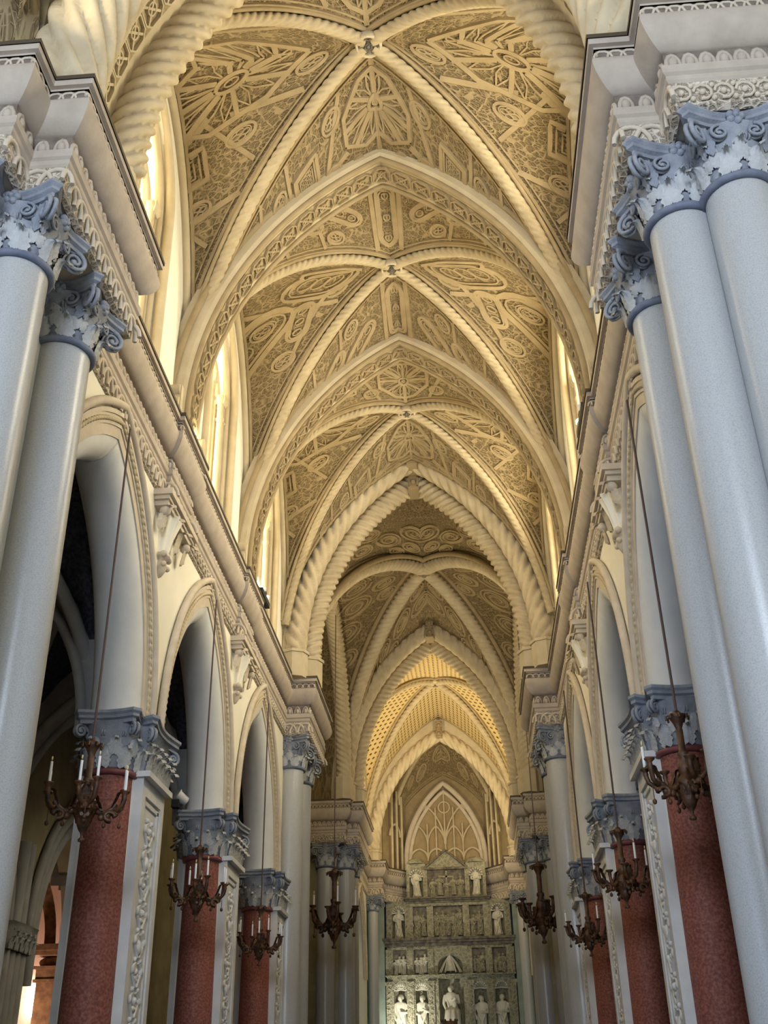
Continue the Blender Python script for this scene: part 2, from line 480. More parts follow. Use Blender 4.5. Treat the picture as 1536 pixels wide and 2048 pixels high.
def concave_square(c, half, dip, n=8, cut=0.07):
    pts = []
    cs = [(-1,-1),(1,-1),(1,1),(-1,1)]
    for i in range(4):
        a = Vector(cs[i])*half; b = Vector(cs[(i+1)%4])*half
        d = (b-a).normalized(); inn = Vector((-d.y, d.x))
        for j in range(n+1):
            t = j/n; L = (b-a).length
            p = a + d*(cut + (L-2*cut)*t) + inn*dip*math.sin(PI*t)
            pts.append((c[0]+p.x, c[1]+p.y))
    return pts

def slab(mb, poly, steps):
    """Stacked mouldings on a plan outline: (grow, z) pairs."""
    rings = [[(x, y, z) for x, y in grow(poly, g)] for g, z in steps]
    n = len(poly)
    for a, b in zip(rings[:-1], rings[1:]): mb.grid([a, b], False, False, True)
    mb.add(rings[0], [tuple(range(n))], False); mb.add(rings[-1], [tuple(range(n))], False)
    return mb

def circle(c, r, n=28):
    return [(c[0]+r*math.cos(2*PI*i/n), c[1]+r*math.sin(2*PI*i/n)) for i in range(n)]

# ------------------------------------------------------------------ the setting: floor, walls, windows
BAY = (12.11, 17.77, 23.44); HB = 2.83
CHAPEL = (13.6, 19.25, 24.9)
SIDE = {-1: 'left', 1: 'right'}

mb = MB(); mb.box(-14, 14, -7.2, 58, -0.2, 0.0); struct('floor', mb, 'floor')

def arcade_wall(s, bays, z_top, a, h, zs, x0, x1, ystart, yend):
    """Wall with pointed openings: solid from x0 (nave face) to x1 (aisle face)."""
    mb = MB(); ys = []
    def bottom(y):
        for yc in bays:
            if abs(y-yc) < a: return zs + parch_z(a, h, y-yc)
        return 0.0
    segs = []
    cur = ystart
    for yc in bays:
        segs.append((cur, yc-a, None)); segs.append((yc-a, yc+a, yc)); cur = yc+a
    segs.append((cur, yend, None))
    for y0, y1, yc in segs:
        if yc is None: ysn = [y0, y1]; zb = [0, 0]
        else:
            c = parch(a, h, 16); ysn = [yc+u for u, z in c]; zb = [zs+z for u, z in c]
        for x in (x0, x1):
            mb.grid([[(s*x, y, z) for y, z in zip(ysn, zb)], [(s*x, y, z_top) for y in ysn]], False)
        mb.grid([[(s*x0, y, z) for y, z in zip(ysn, zb)], [(s*x1, y, z) for y, z in zip(ysn, zb)]], False)
    for y0, y1, yc in segs:
        if yc is None:
            for y in (y0, y1): mb.grid([[(s*x0, y, 0), (s*x1, y, 0)], [(s*x0, y, z_top), (s*x1, y, z_top)]], False)
    return mb

def window_wall(s, bays, hw, z0, zspring, hh, ztop, x0, x1, ystart, yend, mb=None):
    """Clerestory wall with a pointed window opening per bay."""
    mb = mb or MB(); cur = ystart
    def panel(ys, za, zb):
        for x in (x0, x1):
            mb.grid([[(s*x, y, z) for y, z in zip(ys, za)], [(s*x, y, z) for y, z in zip(ys, zb)]], False)
    for yc in bays:
        panel([cur, yc-hw], [z0-1.2]*2, [ztop]*2)
        c = parch(hw, hh, 12); ys = [yc+u for u, z in c]; zz = [zspring+z for u, z in c]
        panel(ys, zz, [ztop]*len(ys)); panel([yc-hw, yc+hw], [z0-1.2]*2, [z0]*2)
        outline = [(yc-hw, z0)] + list(zip(ys, zz)) + [(yc+hw, z0)]
        mb.grid([[(s*x0, y, z) for y, z in outline], [(s*x1, y, z) for y, z in outline]], False)
        mb.grid([[(s*x0, yc-hw, z0), (s*x1, yc-hw, z0)], [(s*x0, yc+hw, z0), (s*x1, yc+hw, z0)]], False)
        cur = yc+hw
    panel([cur, yend], [z0-1.2]*2, [ztop]*2)
    return mb

for s in (-1, 1):
    mb = arcade_wall(s, BAY, 11.62, 2.25, 3.3, 6.55, 3.6, 4.28, 8.9, 28.9)
    window_wall(s, BAY, 1.12, 11.7, 15.0, 1.75, 18.4, 3.62, 4.45, 8.9, 29.0, mb)
    struct('wall_' + SIDE[s], mb, 'plaster')
    mb = MB(); mb.box(s*3.62, s*8.4, 8.0, 8.9, 0, 18.4) if s > 0 else mb.box(-8.4, -3.62, 8.0, 8.9, 0, 18.4)
    struct('wall_%s_west' % SIDE[s], mb, 'plaster')
    mb = MB(); mb.box(s*3.95, s*8.6, 28.9, 29.6, 10.2, 18.4) if s > 0 else mb.box(-8.6, -3.95, 28.9, 29.6, 10.2, 18.4)
    struct('wall_%s_crossing' % SIDE[s], mb, 'plaster')
    # transept arm behind the crossing pier
    mb = MB()
    x = s*8.3
    mb.grid([[(x, 29.0, 0), (x, 29.0, 18.4)], [(x, 39.8, 0), (x, 39.8, 18.4)]], False)
    mb.grid([[(x, 39.7, 0), (x, 39.7, 18.4)], [(s*3.65, 39.7, 0), (s*3.65, 39.7, 18.4)]], False)
    struct('wall_%s_transept' % SIDE[s], mb, 'aisle_wall')
    # outer wall of the aisle with chapel arches
    mb = arcade_wall(s, CHAPEL, 11.2, 1.9, 2.7, 4.9, 8.2, 8.9, 8.0, 29.2)
    struct('wall_%s_aisle' % SIDE[s], mb, 'aisle_wall' if s < 0 else 'ochre')
    mb = MB()
    mb.grid([[(s*12.2, 8, 0), (s*12.2, 8, 9)], [(s*12.2, 30, 0), (s*12.2, 30, 9)]], False)
    mb.grid([[(s*8.9, 8, 9), (s*12.2, 8, 9)], [(s*8.9, 30, 9), (s*12.2, 30, 9)]], False)
    mb.grid([[(s*8.9, 29.2, 0), (s*8.9, 29.2, 9)], [(s*12.2, 29.2, 0), (s*12.2, 29.2, 9)]], False)
    mb.grid([[(s*8.9, 8.2, 0), (s*8.9, 8.2, 9)], [(s*12.2, 8.2, 0), (s*12.2, 8.2, 9)]], False)
    struct('wall_%s_chapel' % SIDE[s], mb, 'pink' if s < 0 else 'ochre')
    # choir side wall: arch between the crossing pier and the apse
    mb = arcade_wall(s, (46.6,), 11.62, 2.1, 3.0, 6.6, 3.6, 4.4, 43.3, 50.0)
    window_wall(s, (46.6,), 0.9, 12.6, 14.6, 1.6, 18.6, 3.62, 4.4, 43.3, 50.2, mb)
    struct('wall_%s_choir' % SIDE[s], mb, 'plaster')
    mb = MB(); mb.box(min(s*4.6, s*8.0), max(s*4.6, s*8.0), 43.2, 50.2, 0, 0.3)
    mb.grid([[(s*7.5, 43, 0), (s*7.5, 43, 19)], [(s*7.5, 51, 0), (s*7.5, 51, 19)]], False)
    struct('wall_%s_choir_aisle' % SIDE[s], mb, 'ochre')
    # first bay, where the photographer stands
    mb = MB(); mb.grid([[(s*8.3, -7, 0), (s*8.3, -7, 18.4)], [(s*8.3, 8.0, 0), (s*8.3, 8.0, 18.4)]], False)
    struct('wall_%s_entrance' % SIDE[s], mb, 'plaster')

# west front with its great window and door
mb = MB()
mb.box(-8.3, -2.9, -7.4, -7.0, 0, 18.4); mb.box(2.9, 8.3, -7.4, -7.0, 0, 18.4)
mb.box(-2.9, 2.9, -7.4, -7.0, 11.2, 18.4); mb.box(-2.9, 2.9, -7.4, -7.0, 0, 1.6)
struct('wall_west', mb, 'plaster')
mb = MB(); mb.box(-2.9, 2.9, -7.25, -7.2, 1.6, 11.2); struct('window_7', mb, 'glass_cool')
mb = MB(); mb.box(-8.28, -8.22, 0.5, 4.5, 0.0, 5.5); struct('side_glow_panel', mb, 'side_glow')  # added glowing panel, unseen, throws cool light on the right columns
# roof plates that close the aisles, the arms and the nave above the vaults
mb = MB(); mb.box(-12.4, 12.4, -7.4, 57, 18.95, 19.1); struct('ceiling', mb, 'plaster')

# apse walls behind the altarpiece
APSE = [(-3.6, 50.0), (-3.6, 51.0), (-2.95, 51.9), (-2.95, 52.6), (-1.9, 54.0), (1.9, 54.0), (2.95, 52.6), (2.95, 51.9), (3.6, 51.0), (3.6, 50.0)]
mb = MB(); mb.grid([[(x, y, 0) for x, y in APSE], [(x, y, 11.62) for x, y in APSE]], False)
struct('wall_apse', mb, 'teal')
mb = MB(); mb.grid([[(x*1.02, y+0.1, 11.6) for x, y in APSE], [(x*1.02, y+0.1, 18.6) for x, y in APSE]], False)
struct('wall_apse_upper', mb, 'relief')

# ------------------------------------------------------------------ clerestory windows
wn = 0
for s in (-1, 1):
    for yc in BAY:
        wn += 1
        mb = MB()
        ol = [(yc-1.3, 11.7)] + [(yc+u, 14.9+z) for u, z in parch(1.3, 2.1, 12)] + [(yc+1.3, 11.7)]
        mb.add([(s*4.3, y, z) for y, z in ol] , [tuple(range(len(ol)))], False)
        mb.add([(s*4.33, y, z) for y, z in ol] , [tuple(range(len(ol)))], False)
        w = struct('window_%d' % wn, mb, 'glass' if s < 0 else 'glass_sun'); w['_base'] = (0, 0, 0)
        fr = MB()
        for yy in (yc-0.92, yc, yc+0.92):        # clustered jamb and mullion shafts
            for dy in ((-0.1, 0.1) if yy != yc else (0,)):
                for dx in (0.0, -0.16):
                    fr.lathe([(0.11, 11.6), (0.11, 11.75), (0.075, 11.8), (0.07, 14.55), (0.1, 14.6), (0.07, 14.66), (0.075, 15.0), (0.12, 15.08), (0.125, 15.18)], 10, (s*(3.98+dx), yy+dy))
        part('window_shafts', fr, 'band', w)
        cp = MB()
        for yy, w_ in ((yc-0.92, 0.15), (yc, 0.08), (yc+0.92, 0.15)):
            slab(cp, [(s*3.9 - 0.15, yy-w_), (s*3.9+0.15, yy-w_), (s*3.9+0.15, yy+w_), (s*3.9-0.15, yy+w_)], [(0, 15.0), (0.03, 15.06), (0.035, 15.16), (0.05, 15.2)])
        part('window_capitals', cp, 'band', w)
        tr = MB()
        for k in (-1, 1):                         # two lancets and an eyelet
            tr.tube([(s*3.95, yc+k*0.46+u, 15.2+z) for u, z in parch(0.46, 0.7, 8)], 0.075, 8)
            tr.tube([(s*4.1, yc+k*0.46+u*0.75, 15.1+z*0.8) for u, z in parch(0.52, 0.8, 8)], 0.06, 6)
        tr.tube([(s*3.95, yc+0.26*math.cos(t), 16.1+0.26*math.sin(t)) for t in np.linspace(0, 2*PI, 17)[:-1]], 0.06, 6, closed=True)
        part('window_tracery', tr, 'band', w)
        av = MB()
        for a_, dx, rr in ((1.16, 3.6, 0.09), (1.06, 3.76, 0.08)):
            av.tube([(s*dx, yc-a_, 11.65), (s*dx, yc-a_, 14.85)] + [(s*dx, yc+u, 15.0+z) for u, z in parch(a_, 2.1*a_/1.3, 12)] + [(s*dx, yc+a_, 14.85), (s*dx, yc+a_, 11.65)], rr, 8)
        part('window_archivolt', av, 'band', w)

# ------------------------------------------------------------------ vault bays
def superD(zs, h, x, hx, p=1.6): return zs + h*math.sqrt(max(1-(min(abs(x)/hx, 1))**p, 0))

class Web:
    """Half of one vault web in flattened coordinates: q along the rib from the ridge, w across from the groin."""
    def __init__(s, kind, sx, sy, c):
        s.kind = kind; s.c = c; s.sx = sx; s.sy = sy
        H = c['hy'] if kind == 'W' else c['hx']
        us = [H*math.sin(PI/2*i/40)**1.0 for i in range(41)]
        s.us = np.array(us); P0 = np.array([s.raw(u, 0) for u in us]); P1 = np.array([s.raw(u, 1) for u in us])
        Pm = 0.5*(P0+P1)
        s.q = np.r_[0, np.cumsum(np.linalg.norm(np.diff(Pm, axis=0), axis=1))]
        s.wd = np.linalg.norm(P1-P0, axis=1); s.qmax = s.q[-1]
    def raw(s, u, t):
        c = s.c
        if s.kind == 'W':
            k = u/c['hy']; a = Vector((s.sx*c['hx']*k, s.sy*u, superD(c['zs'], c['hB'], k*c['hx'], c['hx'])))
            b = Vector((s.sx*c['hx'], s.sy*u, superD(c['zs'], c['hW'], u, c['hy'], 1.9)))
        else:
            k = u/c['hx']; a = Vector((s.sx*u, s.sy*c['hy']*k, superD(c['zs'], c['hB'], u, c['hx'])))
            b = Vector((s.sx*u, s.sy*c['hy'], c['zs'] + parch_z(c['hx'], c['hT'], u)))
        p = a.lerp(b, t); p.y += c['yc']
        return p
    def width(s, q): return float(np.interp(q, s.q, s.wd))
    def P(s, q, w):
        u = float(np.interp(q, s.q, s.us)); return s.raw(u, min(max(w/max(s.width(q), 1e-3), 0), 1))
    def N(s, q, w):
        e = 0.03; W = s.width(q)
        p = s.P(q, w); a = s.P(min(q+e, s.qmax), w) - s.P(max(q-e, 0), w); b = s.P(q, min(w+e, W)) - s.P(q, max(w-e, 0))
        n = a.cross(b)
        if n.length < 1e-9: return Vector((0, 0, -1))
        n.normalize()
        return n if n.dot(Vector((0, s.c['yc'], s.c['zs'])) - p) > 0 else -n
    def mesh(s, mb):
        nq, nw = 36, 12; G = []; U = []
        for i in range(nq+1):
            q = s.qmax*i/nq; W = s.width(q)
            G.append([s.P(q, W*j/nw) for j in range(nw+1)])
            U.append([(q + (3.3 if s.kind == 'W' else 0), W*j/nw) for j in range(nw+1)])
        mb.grid(G, True, uv=U)
    def line(s, mb, pts, width, h=0.035, closed=False, margin=0.13):
        pts = list(pts) + ([pts[0]] if closed else [])
        dense = []
        for a, b in zip(pts[:-1], pts[1:]):
            n = max(1, int(math.dist(a, b)/0.11))
            dense += [(a[0]+(b[0]-a[0])*i/n, a[1]+(b[1]-a[1])*i/n) for i in range(n)]
        dense.append(pts[-1])
        run = []
        for q, w in dense + [(-1, 0)]:
            if -0.09 < q < 0: q = 0.0
            if 0 <= q <= s.qmax-0.35 and margin <= w <= s.width(q)-0.06: run.append((q, w))
            else:
                if len(run) > 1: strip(mb, [s.P(*r) for r in run], [s.N(*r) for r in run], width, h)
                run = []

def circ(q, w, r, n=20): return [(q+r*math.cos(2*PI*i/n), w+r*math.sin(2*PI*i/n)) for i in range(n)]
def rot(pts, q, w, a): return [(q+p*math.cos(a)-r*math.sin(a), w+p*math.sin(a)+r*math.cos(a)) for p, r in pts]

def medallion(W, mb, q, w, r, th=0.07):
    W.line(mb, circ(q, w, r), th, 0.045, True)
    W.line(mb, circ(q, w, r*0.72, 16), th*0.5, 0.03, True)
    for k in range(4):
        a = PI/4 + k*PI/2
        W.line(mb, circ(q+r*0.34*math.cos(a), w+r*0.34*math.sin(a), r*0.27, 10), th*0.45, 0.03, True)

def diamond(W, mb, q, w, r, a=0.0, th=0.1):
    for k, t in ((1, th), (0.78, th*0.5), (0.56, th*0.4)):
        W.line(mb, rot([(r*k, 0), (0, r*k), (-r*k, 0), (0, -r*k)], q, w, a), t, 0.05 if k == 1 else 0.035, True)
    for i in (-1, 0, 1):
        for j in (-1, 0, 1):
            p = rot([((i+j)*r*0.16, (i-j)*r*0.16)], q, w, a)[0]
            W.line(mb, circ(p[0], p[1], r*0.085, 8), th*0.3, 0.03, True)

def star(W, mb, q, w, r, n=16, th=0.075):
    W.line(mb, circ(q, w, r*0.2, 24), th*1.1, 0.06, True); W.line(mb, circ(q, w, r*0.09, 12), th*0.5, 0.05, True)
    for i in range(n):
        a = 2*PI*i/n; c, s_ = math.cos(a), math.sin(a)
        if i % 2 == 0: W.line(mb, [(q+r*0.24*c, w+r*0.24*s_), (q+r*c, w+r*s_)], th*1.5, 0.05)
        a1 = a + PI/n
        tip = (q+r*0.93*math.cos(a1), w+r*0.93*math.sin(a1))
        W.line(mb, [(q+r*0.2*math.cos(a), w+r*0.2*math.sin(a)), (q+r*0.58*math.cos(a1-0.13), w+r*0.58*math.sin(a1-0.13)), tip], th*0.5, 0.035)
        W.line(mb, [(q+r*0.2*math.cos(a+2*PI/n), w+r*0.2*math.sin(a+2*PI/n)), (q+r*0.58*math.cos(a1+0.13), w+r*0.58*math.sin(a1+0.13)), tip], th*0.5, 0.035)
    W.line(mb, [(q+r*1.04*math.cos(PI/8+k*PI/4), w+r*1.04*math.sin(PI/8+k*PI/4)) for k in range(8)], th*1.3, 0.05, True)

def loop(W, mb, q, w, L, r, a, th=0.1):
    for k, t in ((1, th), (0.72, th*0.5)):
        rr = r*k
        pts = [(L/2+rr*math.cos(x), rr*math.sin(x)) for x in np.linspace(-PI/2, PI/2, 9)] + [(-L/2+rr*math.cos(x), rr*math.sin(x)) for x in np.linspace(PI/2, 3*PI/2, 9)]
        W.line(mb, rot(pts, q, w, a), t, 0.045, True)
    for k in range(-1, 2):
        p = rot([(k*(L/2), 0)], q, w, a)[0]; W.line(mb, circ(p[0], p[1], r*0.4, 10), th*0.4, 0.03, True)

def spiral(W, mb, q, w, r, hand, th=0.07):
    W.line(mb, [(q+r*(1-0.8*t)*math.cos(hand*t*4*PI), w+r*(1-0.8*t)*math.sin(hand*t*4*PI)) for t in np.linspace(0, 1, 46)], th, 0.05)
    W.line(mb, circ(q, w, r*1.1), th, 0.05, True)

def edges(W, mb, th=0.07):
    n = 40; qm = W.qmax
    W.line(mb, [(qm*i/n, 0.22) for i in range(n+1)], th, 0.05)
    W.line(mb, [(qm*i/n, 0.34) for i in range(n+1)], th*0.5, 0.035)
    W.line(mb, [(qm*i/n, W.width(qm*i/n)-0.16) for i in range(n+1)], th, 0.05)
    if W.kind == 'T': W.line(mb, [(qm*i/n, W.width(qm*i/n)-0.3) for i in range(n+1)], th*0.6, 0.04)

def pattern(W, mb, kind):
    a = W.kind == 'W'
    if kind == 'star':
        edges(W, mb)
        if a:
            star(W, mb, 0.42*W.sy, 2.05, 1.05)
            medallion(W, mb, 0.3*W.sy, 0.72, 0.2); medallion(W, mb, 1.4, 2.6, 0.23); medallion(W, mb, 1.5, 1.0, 0.22)
            diamond(W, mb, 2.2, 1.65, 0.56, 0.12); medallion(W, mb, 2.95, 1.75, 0.2); medallion(W, mb, 2.9, 0.9, 0.2)
            W.line(mb, [(1.1, 2.1), (2.0, 0.4)], 0.12); W.line(mb, [(1.1, 1.9), (2.6, 2.2)], 0.12); W.line(mb, [(0.8, 0.4), (1.1, 1.5)], 0.12)
            W.line(mb, [(2.6, 0.3), (3.5, 1.4)], 0.12); W.line(mb, [(2.6, 2.1), (3.6, 0.4)], 0.12); diamond(W, mb, 3.9, 0.95, 0.3, 0.0, 0.06)
            W.line(mb, [(4.3, 0.35), (4.3, 1.6)], 0.10); medallion(W, mb, 4.75, 0.65, 0.17)
        else:
            star(W, mb, 0, 1.25, 0.75)
            W.line(mb, [(0, 0.3), (0, 2.6)], 0.12)
            medallion(W, mb, 1.0, 0.7, 0.21); diamond(W, mb, 1.75, 1.2, 0.42, PI/4); medallion(W, mb, 1.15, 1.85, 0.25)
            W.line(mb, [(0.7, 1.7), (2.4, 1.75)], 0.12); W.line(mb, [(0.75, 0.35), (1.4, 2.1)], 0.10); medallion(W, mb, 2.5, 0.85, 0.19)
            W.line(mb, [(2.2, 0.35), (2.2, 1.9)], 0.10); W.line(mb, [(3.0, 0.3), (3.2, 1.3)], 0.10); medallion(W, mb, 0.55, 2.2, 0.16)
            medallion(W, mb, 3.55, 0.6, 0.15)
    elif kind == 'loop':
        edges(W, mb)
        if a:
            loop(W, mb, 0.25*W.sy, 1.35, 0.6, 0.42, PI/2); loop(W, mb, 1.95, 1.75, 1.25, 0.5, 0.12, 0.13); medallion(W, mb, 2.5, 1.8, 0.38, 0.08); medallion(W, mb, 1.4, 1.7, 0.22, 0.06)
            loop(W, mb, 1.25, 0.95, 0.6, 0.2, -0.5); loop(W, mb, 3.75, 1.2, 0.6, 0.24, 0.1); medallion(W, mb, 1.35, 2.65, 0.2)
            W.line(mb, [(0.85, 0.4), (1.0, 3.1)], 0.12); W.line(mb, [(0.5, 0.9), (2.2, 0.5)], 0.1); medallion(W, mb, 2.2, 0.65, 0.22)
            loop(W, mb, 4.5, 0.75, 0.5, 0.17, 0.2); medallion(W, mb, 0.55, 0.7, 0.16)
        else:
            loop(W, mb, 0, 1.4, 1.2, 0.22, PI/2); W.line(mb, [(0.3, 0.3), (0.35, 2.6)], 0.12)
            loop(W, mb, 1.1, 1.4, 0.6, 0.22, 0.5); medallion(W, mb, 1.3, 0.65, 0.2); loop(W, mb, 2.1, 1.2, 0.7, 0.2, 0.4)
            W.line(mb, [(1.6, 0.3), (1.8, 2.1)], 0.10); medallion(W, mb, 1.9, 1.75, 0.2); medallion(W, mb, 3.0, 0.8, 0.18)
            W.line(mb, [(2.6, 0.3), (2.7, 1.6)], 0.10); medallion(W, mb, 0.8, 2.2, 0.2)
    elif kind == 'scroll':
        edges(W, mb, 0.09)
        for q, w, r, h_ in ((0.35, 2.4, 0.5, 1), (1.5, 1.8, 0.5, -1), (2.8, 1.5, 0.46, 1), (4.0, 1.0, 0.36, -1), (1.2, 0.75, 0.3, 1), (5.0, 0.8, 0.28, 1), (2.3, 2.6, 0.42, 1), (3.6, 1.9, 0.34, -1), (0.5, 1.25, 0.34, 1)):
            spiral(W, mb, q, w, r, h_, 0.08); medallion(W, mb, q, w, r*0.55, 0.05)
    elif kind == 'plain':
        n = 40; qm = W.qmax
        W.line(mb, [(qm*i/n, 0.22) for i in range(n+1)], 0.08, 0.05)
        W.line(mb, [(qm*i/n, W.width(qm*i/n)-0.16) for i in range(n+1)], 0.08, 0.05)

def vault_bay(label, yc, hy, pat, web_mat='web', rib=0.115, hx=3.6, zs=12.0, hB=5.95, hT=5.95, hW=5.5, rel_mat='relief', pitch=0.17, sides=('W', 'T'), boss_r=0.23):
    c = dict(yc=yc, hy=hy, hx=hx, zs=zs, hB=hB, hT=hT, hW=hW)
    root = thing('vault_bay', label, 'vault', (0, yc, zs))
    for kind in ('W', 'T'):
        for sgn in (-1, 1):
            mb, rl = MB(), MB()
            for o in (-1, 1):
                w = Web(kind, *((sgn, o) if kind == 'W' else (o, sgn)), c)
                w.mesh(mb); pattern(w, rl, pat)
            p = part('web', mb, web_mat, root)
            if rl.v: part('relief_tracery', rl, rel_mat, p)
    for sx in (-1, 1):
        for sy in (-1, 1):
            path = []
            for i in range(41):
                x = hx*(1 - 0.02)*math.cos(PI/2*i/40*0.985)
                path.append((sx*x, yc + sy*hy*x/hx, superD(zs, hB, x, hx) - rib*0.9))
            mb = MB(); rope(mb, path, rib, 4, pitch, 0.32, hand=-sx*sy)
            r_ = part('diagonal_rib', mb, 'rib' if rib < 0.2 else 'rope', root)
            fl = MB()
            for e in (-1, 1):
                d = Vector((hy, -hx*sx*sy*1.0, 0)).normalized() if True else None
                fl.tube([(p[0]+e*d.x*rib*1.25, p[1]+e*d.y*rib*1.25, p[2]+rib*0.75) for p in path], rib*0.36, 6)
            part('rib_moulding', fl, 'relief', r_)
    for s in (-1, 1):
        mb = MB()
        mb.tube([(s*(hx-0.04), yc+hy*math.sin(PI/2*k/24)*0.98, superD(zs, hW, hy*math.sin(PI/2*k/24)*0.98, hy, 1.9)-0.03) for k in range(-24, 25)], 0.085, 8)
        part('wall_rib', mb, 'band', root)
    zb = zs+hB
    mb = MB(); mb.lathe([(boss_r*0.5, zb+0.05), (boss_r, zb-0.02), (boss_r*1.05, zb-0.12), (boss_r, zb-0.2), (boss_r*0.86, zb-0.22), (boss_r*0.8, zb-0.17), (0.001, zb-0.17)], 24, (0, yc), caps=False)
    b = part('boss', mb, 'band', root)
    mb = MB()
    for k in range(6):
        a = k*PI/3; mb.tube([(boss_r*0.45*math.cos(a)+boss_r*0.24*math.cos(t), yc+boss_r*0.45*math.sin(a)+boss_r*0.24*math.sin(t), zb-0.19) for t in np.linspace(0, 2*PI, 11)[:-1]], boss_r*0.07, 5, closed=True)
    mb.sphere((0, yc, zb-0.19), boss_r*0.16, 6)
    part('boss_rosette', mb, 'marble_dark', b)
    return root

vault_bay('first nave vault bay, over the nearest arches, carved with star medallions', BAY[0], HB, 'star')
vault_bay('second nave vault bay, carved with loops and round medallions', BAY[1], HB, 'loop')
vault_bay('third nave vault bay, carved with stars, just before the crossing', BAY[2]-0.1, 2.6, 'star')
vault_bay('crossing vault with thick rope ribs and scroll carving', 34.3, 5.6, 'scroll', rib=0.25, hB=6.75, hT=6.6, hW=5.8, pitch=0.24, boss_r=0.42)
vault_bay('choir vault with pierced dotted stucco and slim rope ribs', 45.3, 4.3, 'plain', 'web_choir', rib=0.15, hB=6.45, hT=6.2, hW=5.6, pitch=0.26, boss_r=0.3)
vault_bay('entrance vault bay overhead, cut off by the top of the photo', 1.0, 6.4, 'scroll', rib=0.23, hB=6.3, hT=6.2, hW=5.6, pitch=0.34, boss_r=0.42)
# arms beside the crossing and the entrance bay: plain tan barrels
for s in (-1, 1):
    for y0, y1, nm in ((29.6, 39.7, 'transept'), (-7, 8.0, 'entrance')):
        mb = MB(); yc, hy = (y0+y1)/2, (y1-y0)/2
        c_ = [(yc+u, 11.6+z) for u, z in parch(hy, 5.9, 16)]
        mb.grid([[(s*3.6, y, z) for y, z in c_], [(s*8.4, y, z) for y, z in c_]], True, uv=[[(y, 0) for y, z in c_], [(y, 4.8) for y, z in c_]])
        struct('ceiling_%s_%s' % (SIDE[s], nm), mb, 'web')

# ------------------------------------------------------------------ transverse arches of the nave
def box_arch(mb, curve, y0, y1, depth, lip=0.0):
    """Rectangular arch ring below the vault: soffit on the curve, sides rising by depth."""
    c = np.asarray(curve, float); T = np.gradient(c, axis=0); T /= np.linalg.norm(T, axis=1)[:, None]
    Nn = np.stack([-T[:, 1], T[:, 0]], 1); o = c + Nn*depth
    mb.grid([[(p[0], y, p[1]) for p in a] for a, y in ((o, y0), (c + Nn*0.1, y0), (c, y0+0.07), (c, y1-0.07), (c + Nn*0.1, y1), (o, y1))], False)

def soffit_panels(mb, curve3, w, step, n_in=True):
    """Row of octagon frames with crossed ribs along an arch soffit; curve3 gives points with inward normals."""
    pts = np.asarray(curve3, float); d = np.r_[0, np.cumsum(np.linalg.norm(np.diff(pts[:, :2], axis=0), axis=1))]
    L = d[-1]; n = int(L/step); st = L/n
    def S(s, y):
        x = np.interp(s, d, pts[:, 0]); z = np.interp(s, d, pts[:, 1]); e = 0.05
        tx = np.interp(s+e, d, pts[:, 0])-np.interp(s-e, d, pts[:, 0]); tz = np.interp(s+e, d, pts[:, 1])-np.interp(s-e, d, pts[:, 1])
        l = math.hypot(tx, tz) or 1
        return (x, y, z), (tz/l, 0, -tx/l)
    def line(q, width, h, closed=True):
        a = [S(*p) for p in q]; strip(mb, [p for p, _ in a], [m for _, m in a], width, h, closed)
    for i in range(n):
        c = (i+0.5)*st; r = st*0.46; k = w*0.48
        line([(c-r*0.5, -k), (c+r*0.5, -k), (c+r, -k*0.5), (c+r, k*0.5), (c+r*0.5, k), (c-r*0.5, k), (c-r, k*0.5), (c-r, -k*0.5)], 0.035, 0.05)
        line([(c-r*0.75, -k*0.75), (c, 0), (c+r*0.75, k*0.75)], 0.045, 0.04, False)
        line([(c-r*0.75, k*0.75), (c, 0), (c+r*0.75, -k*0.75)], 0.045, 0.04, False)
        line([(c+0.42*r*math.cos(t), 0.42*k*math.sin(t)) for t in np.linspace(0, 2*PI, 11)[:-1]], 0.03, 0.045)

M['sunk'] = stone('sunk_stucco_field', (0.30, 0.23, 0.13, 1), (0.42, 0.33, 0.20, 1), 20, 0.9, 0.4, 30)

def soffit_curve(a, h, zs, n=30): return [(u, zs+z) for u, z in parch(a, h, n)]

def transverse(y, label):
    root = thing('transverse_arch', label, 'arch', (0, y, 12.0), 'patterned arches between the nave vault bays')
    cv = [(-3.38, 11.62)] + soffit_curve(3.38, 5.74, 12.0) + [(3.38, 11.62)]
    mb = MB(); box_arch(mb, cv, y-0.42, y+0.42, 0.5); part('arch_ring', mb, 'band', root)
    mb = MB()
    c = np.asarray(cv); T = np.gradient(c, axis=0); T /= np.linalg.norm(T, axis=1)[:, None]; Nn = np.stack([-T[:, 1], T[:, 0]], 1)
    f = c - Nn*0.012
    mb.grid([[(p[0], y-0.2, p[1]) for p in f], [(p[0], y+0.2, p[1]) for p in f]], False)
    part('sunk_field', mb, 'sunk', root)
    mb = MB(); soffit_panels(mb, [(p[0], p[1]) for p in f], 0.36, 0.46); mb.v = [(a, b+y, z) for a, b, z in mb.v]
    part('carved_panels', mb, 'relief', root)
    for e in (-1, 1):
        mb = MB(); mb.tube([(p[0], y+e*0.33, p[1]) for p in c], 0.06, 6)
        mb.tube([(p[0]+q[0]*0.3, y+e*0.44, p[1]+q[1]*0.3) for p, q in zip(c, Nn)], 0.07, 6)
        part('edge_roll', mb, 'relief', root)
    return root
transverse(14.94, 'patterned transverse arch between the first and second nave vault bays')
transverse(20.6, 'patterned transverse arch between the second and third nave vault bays')

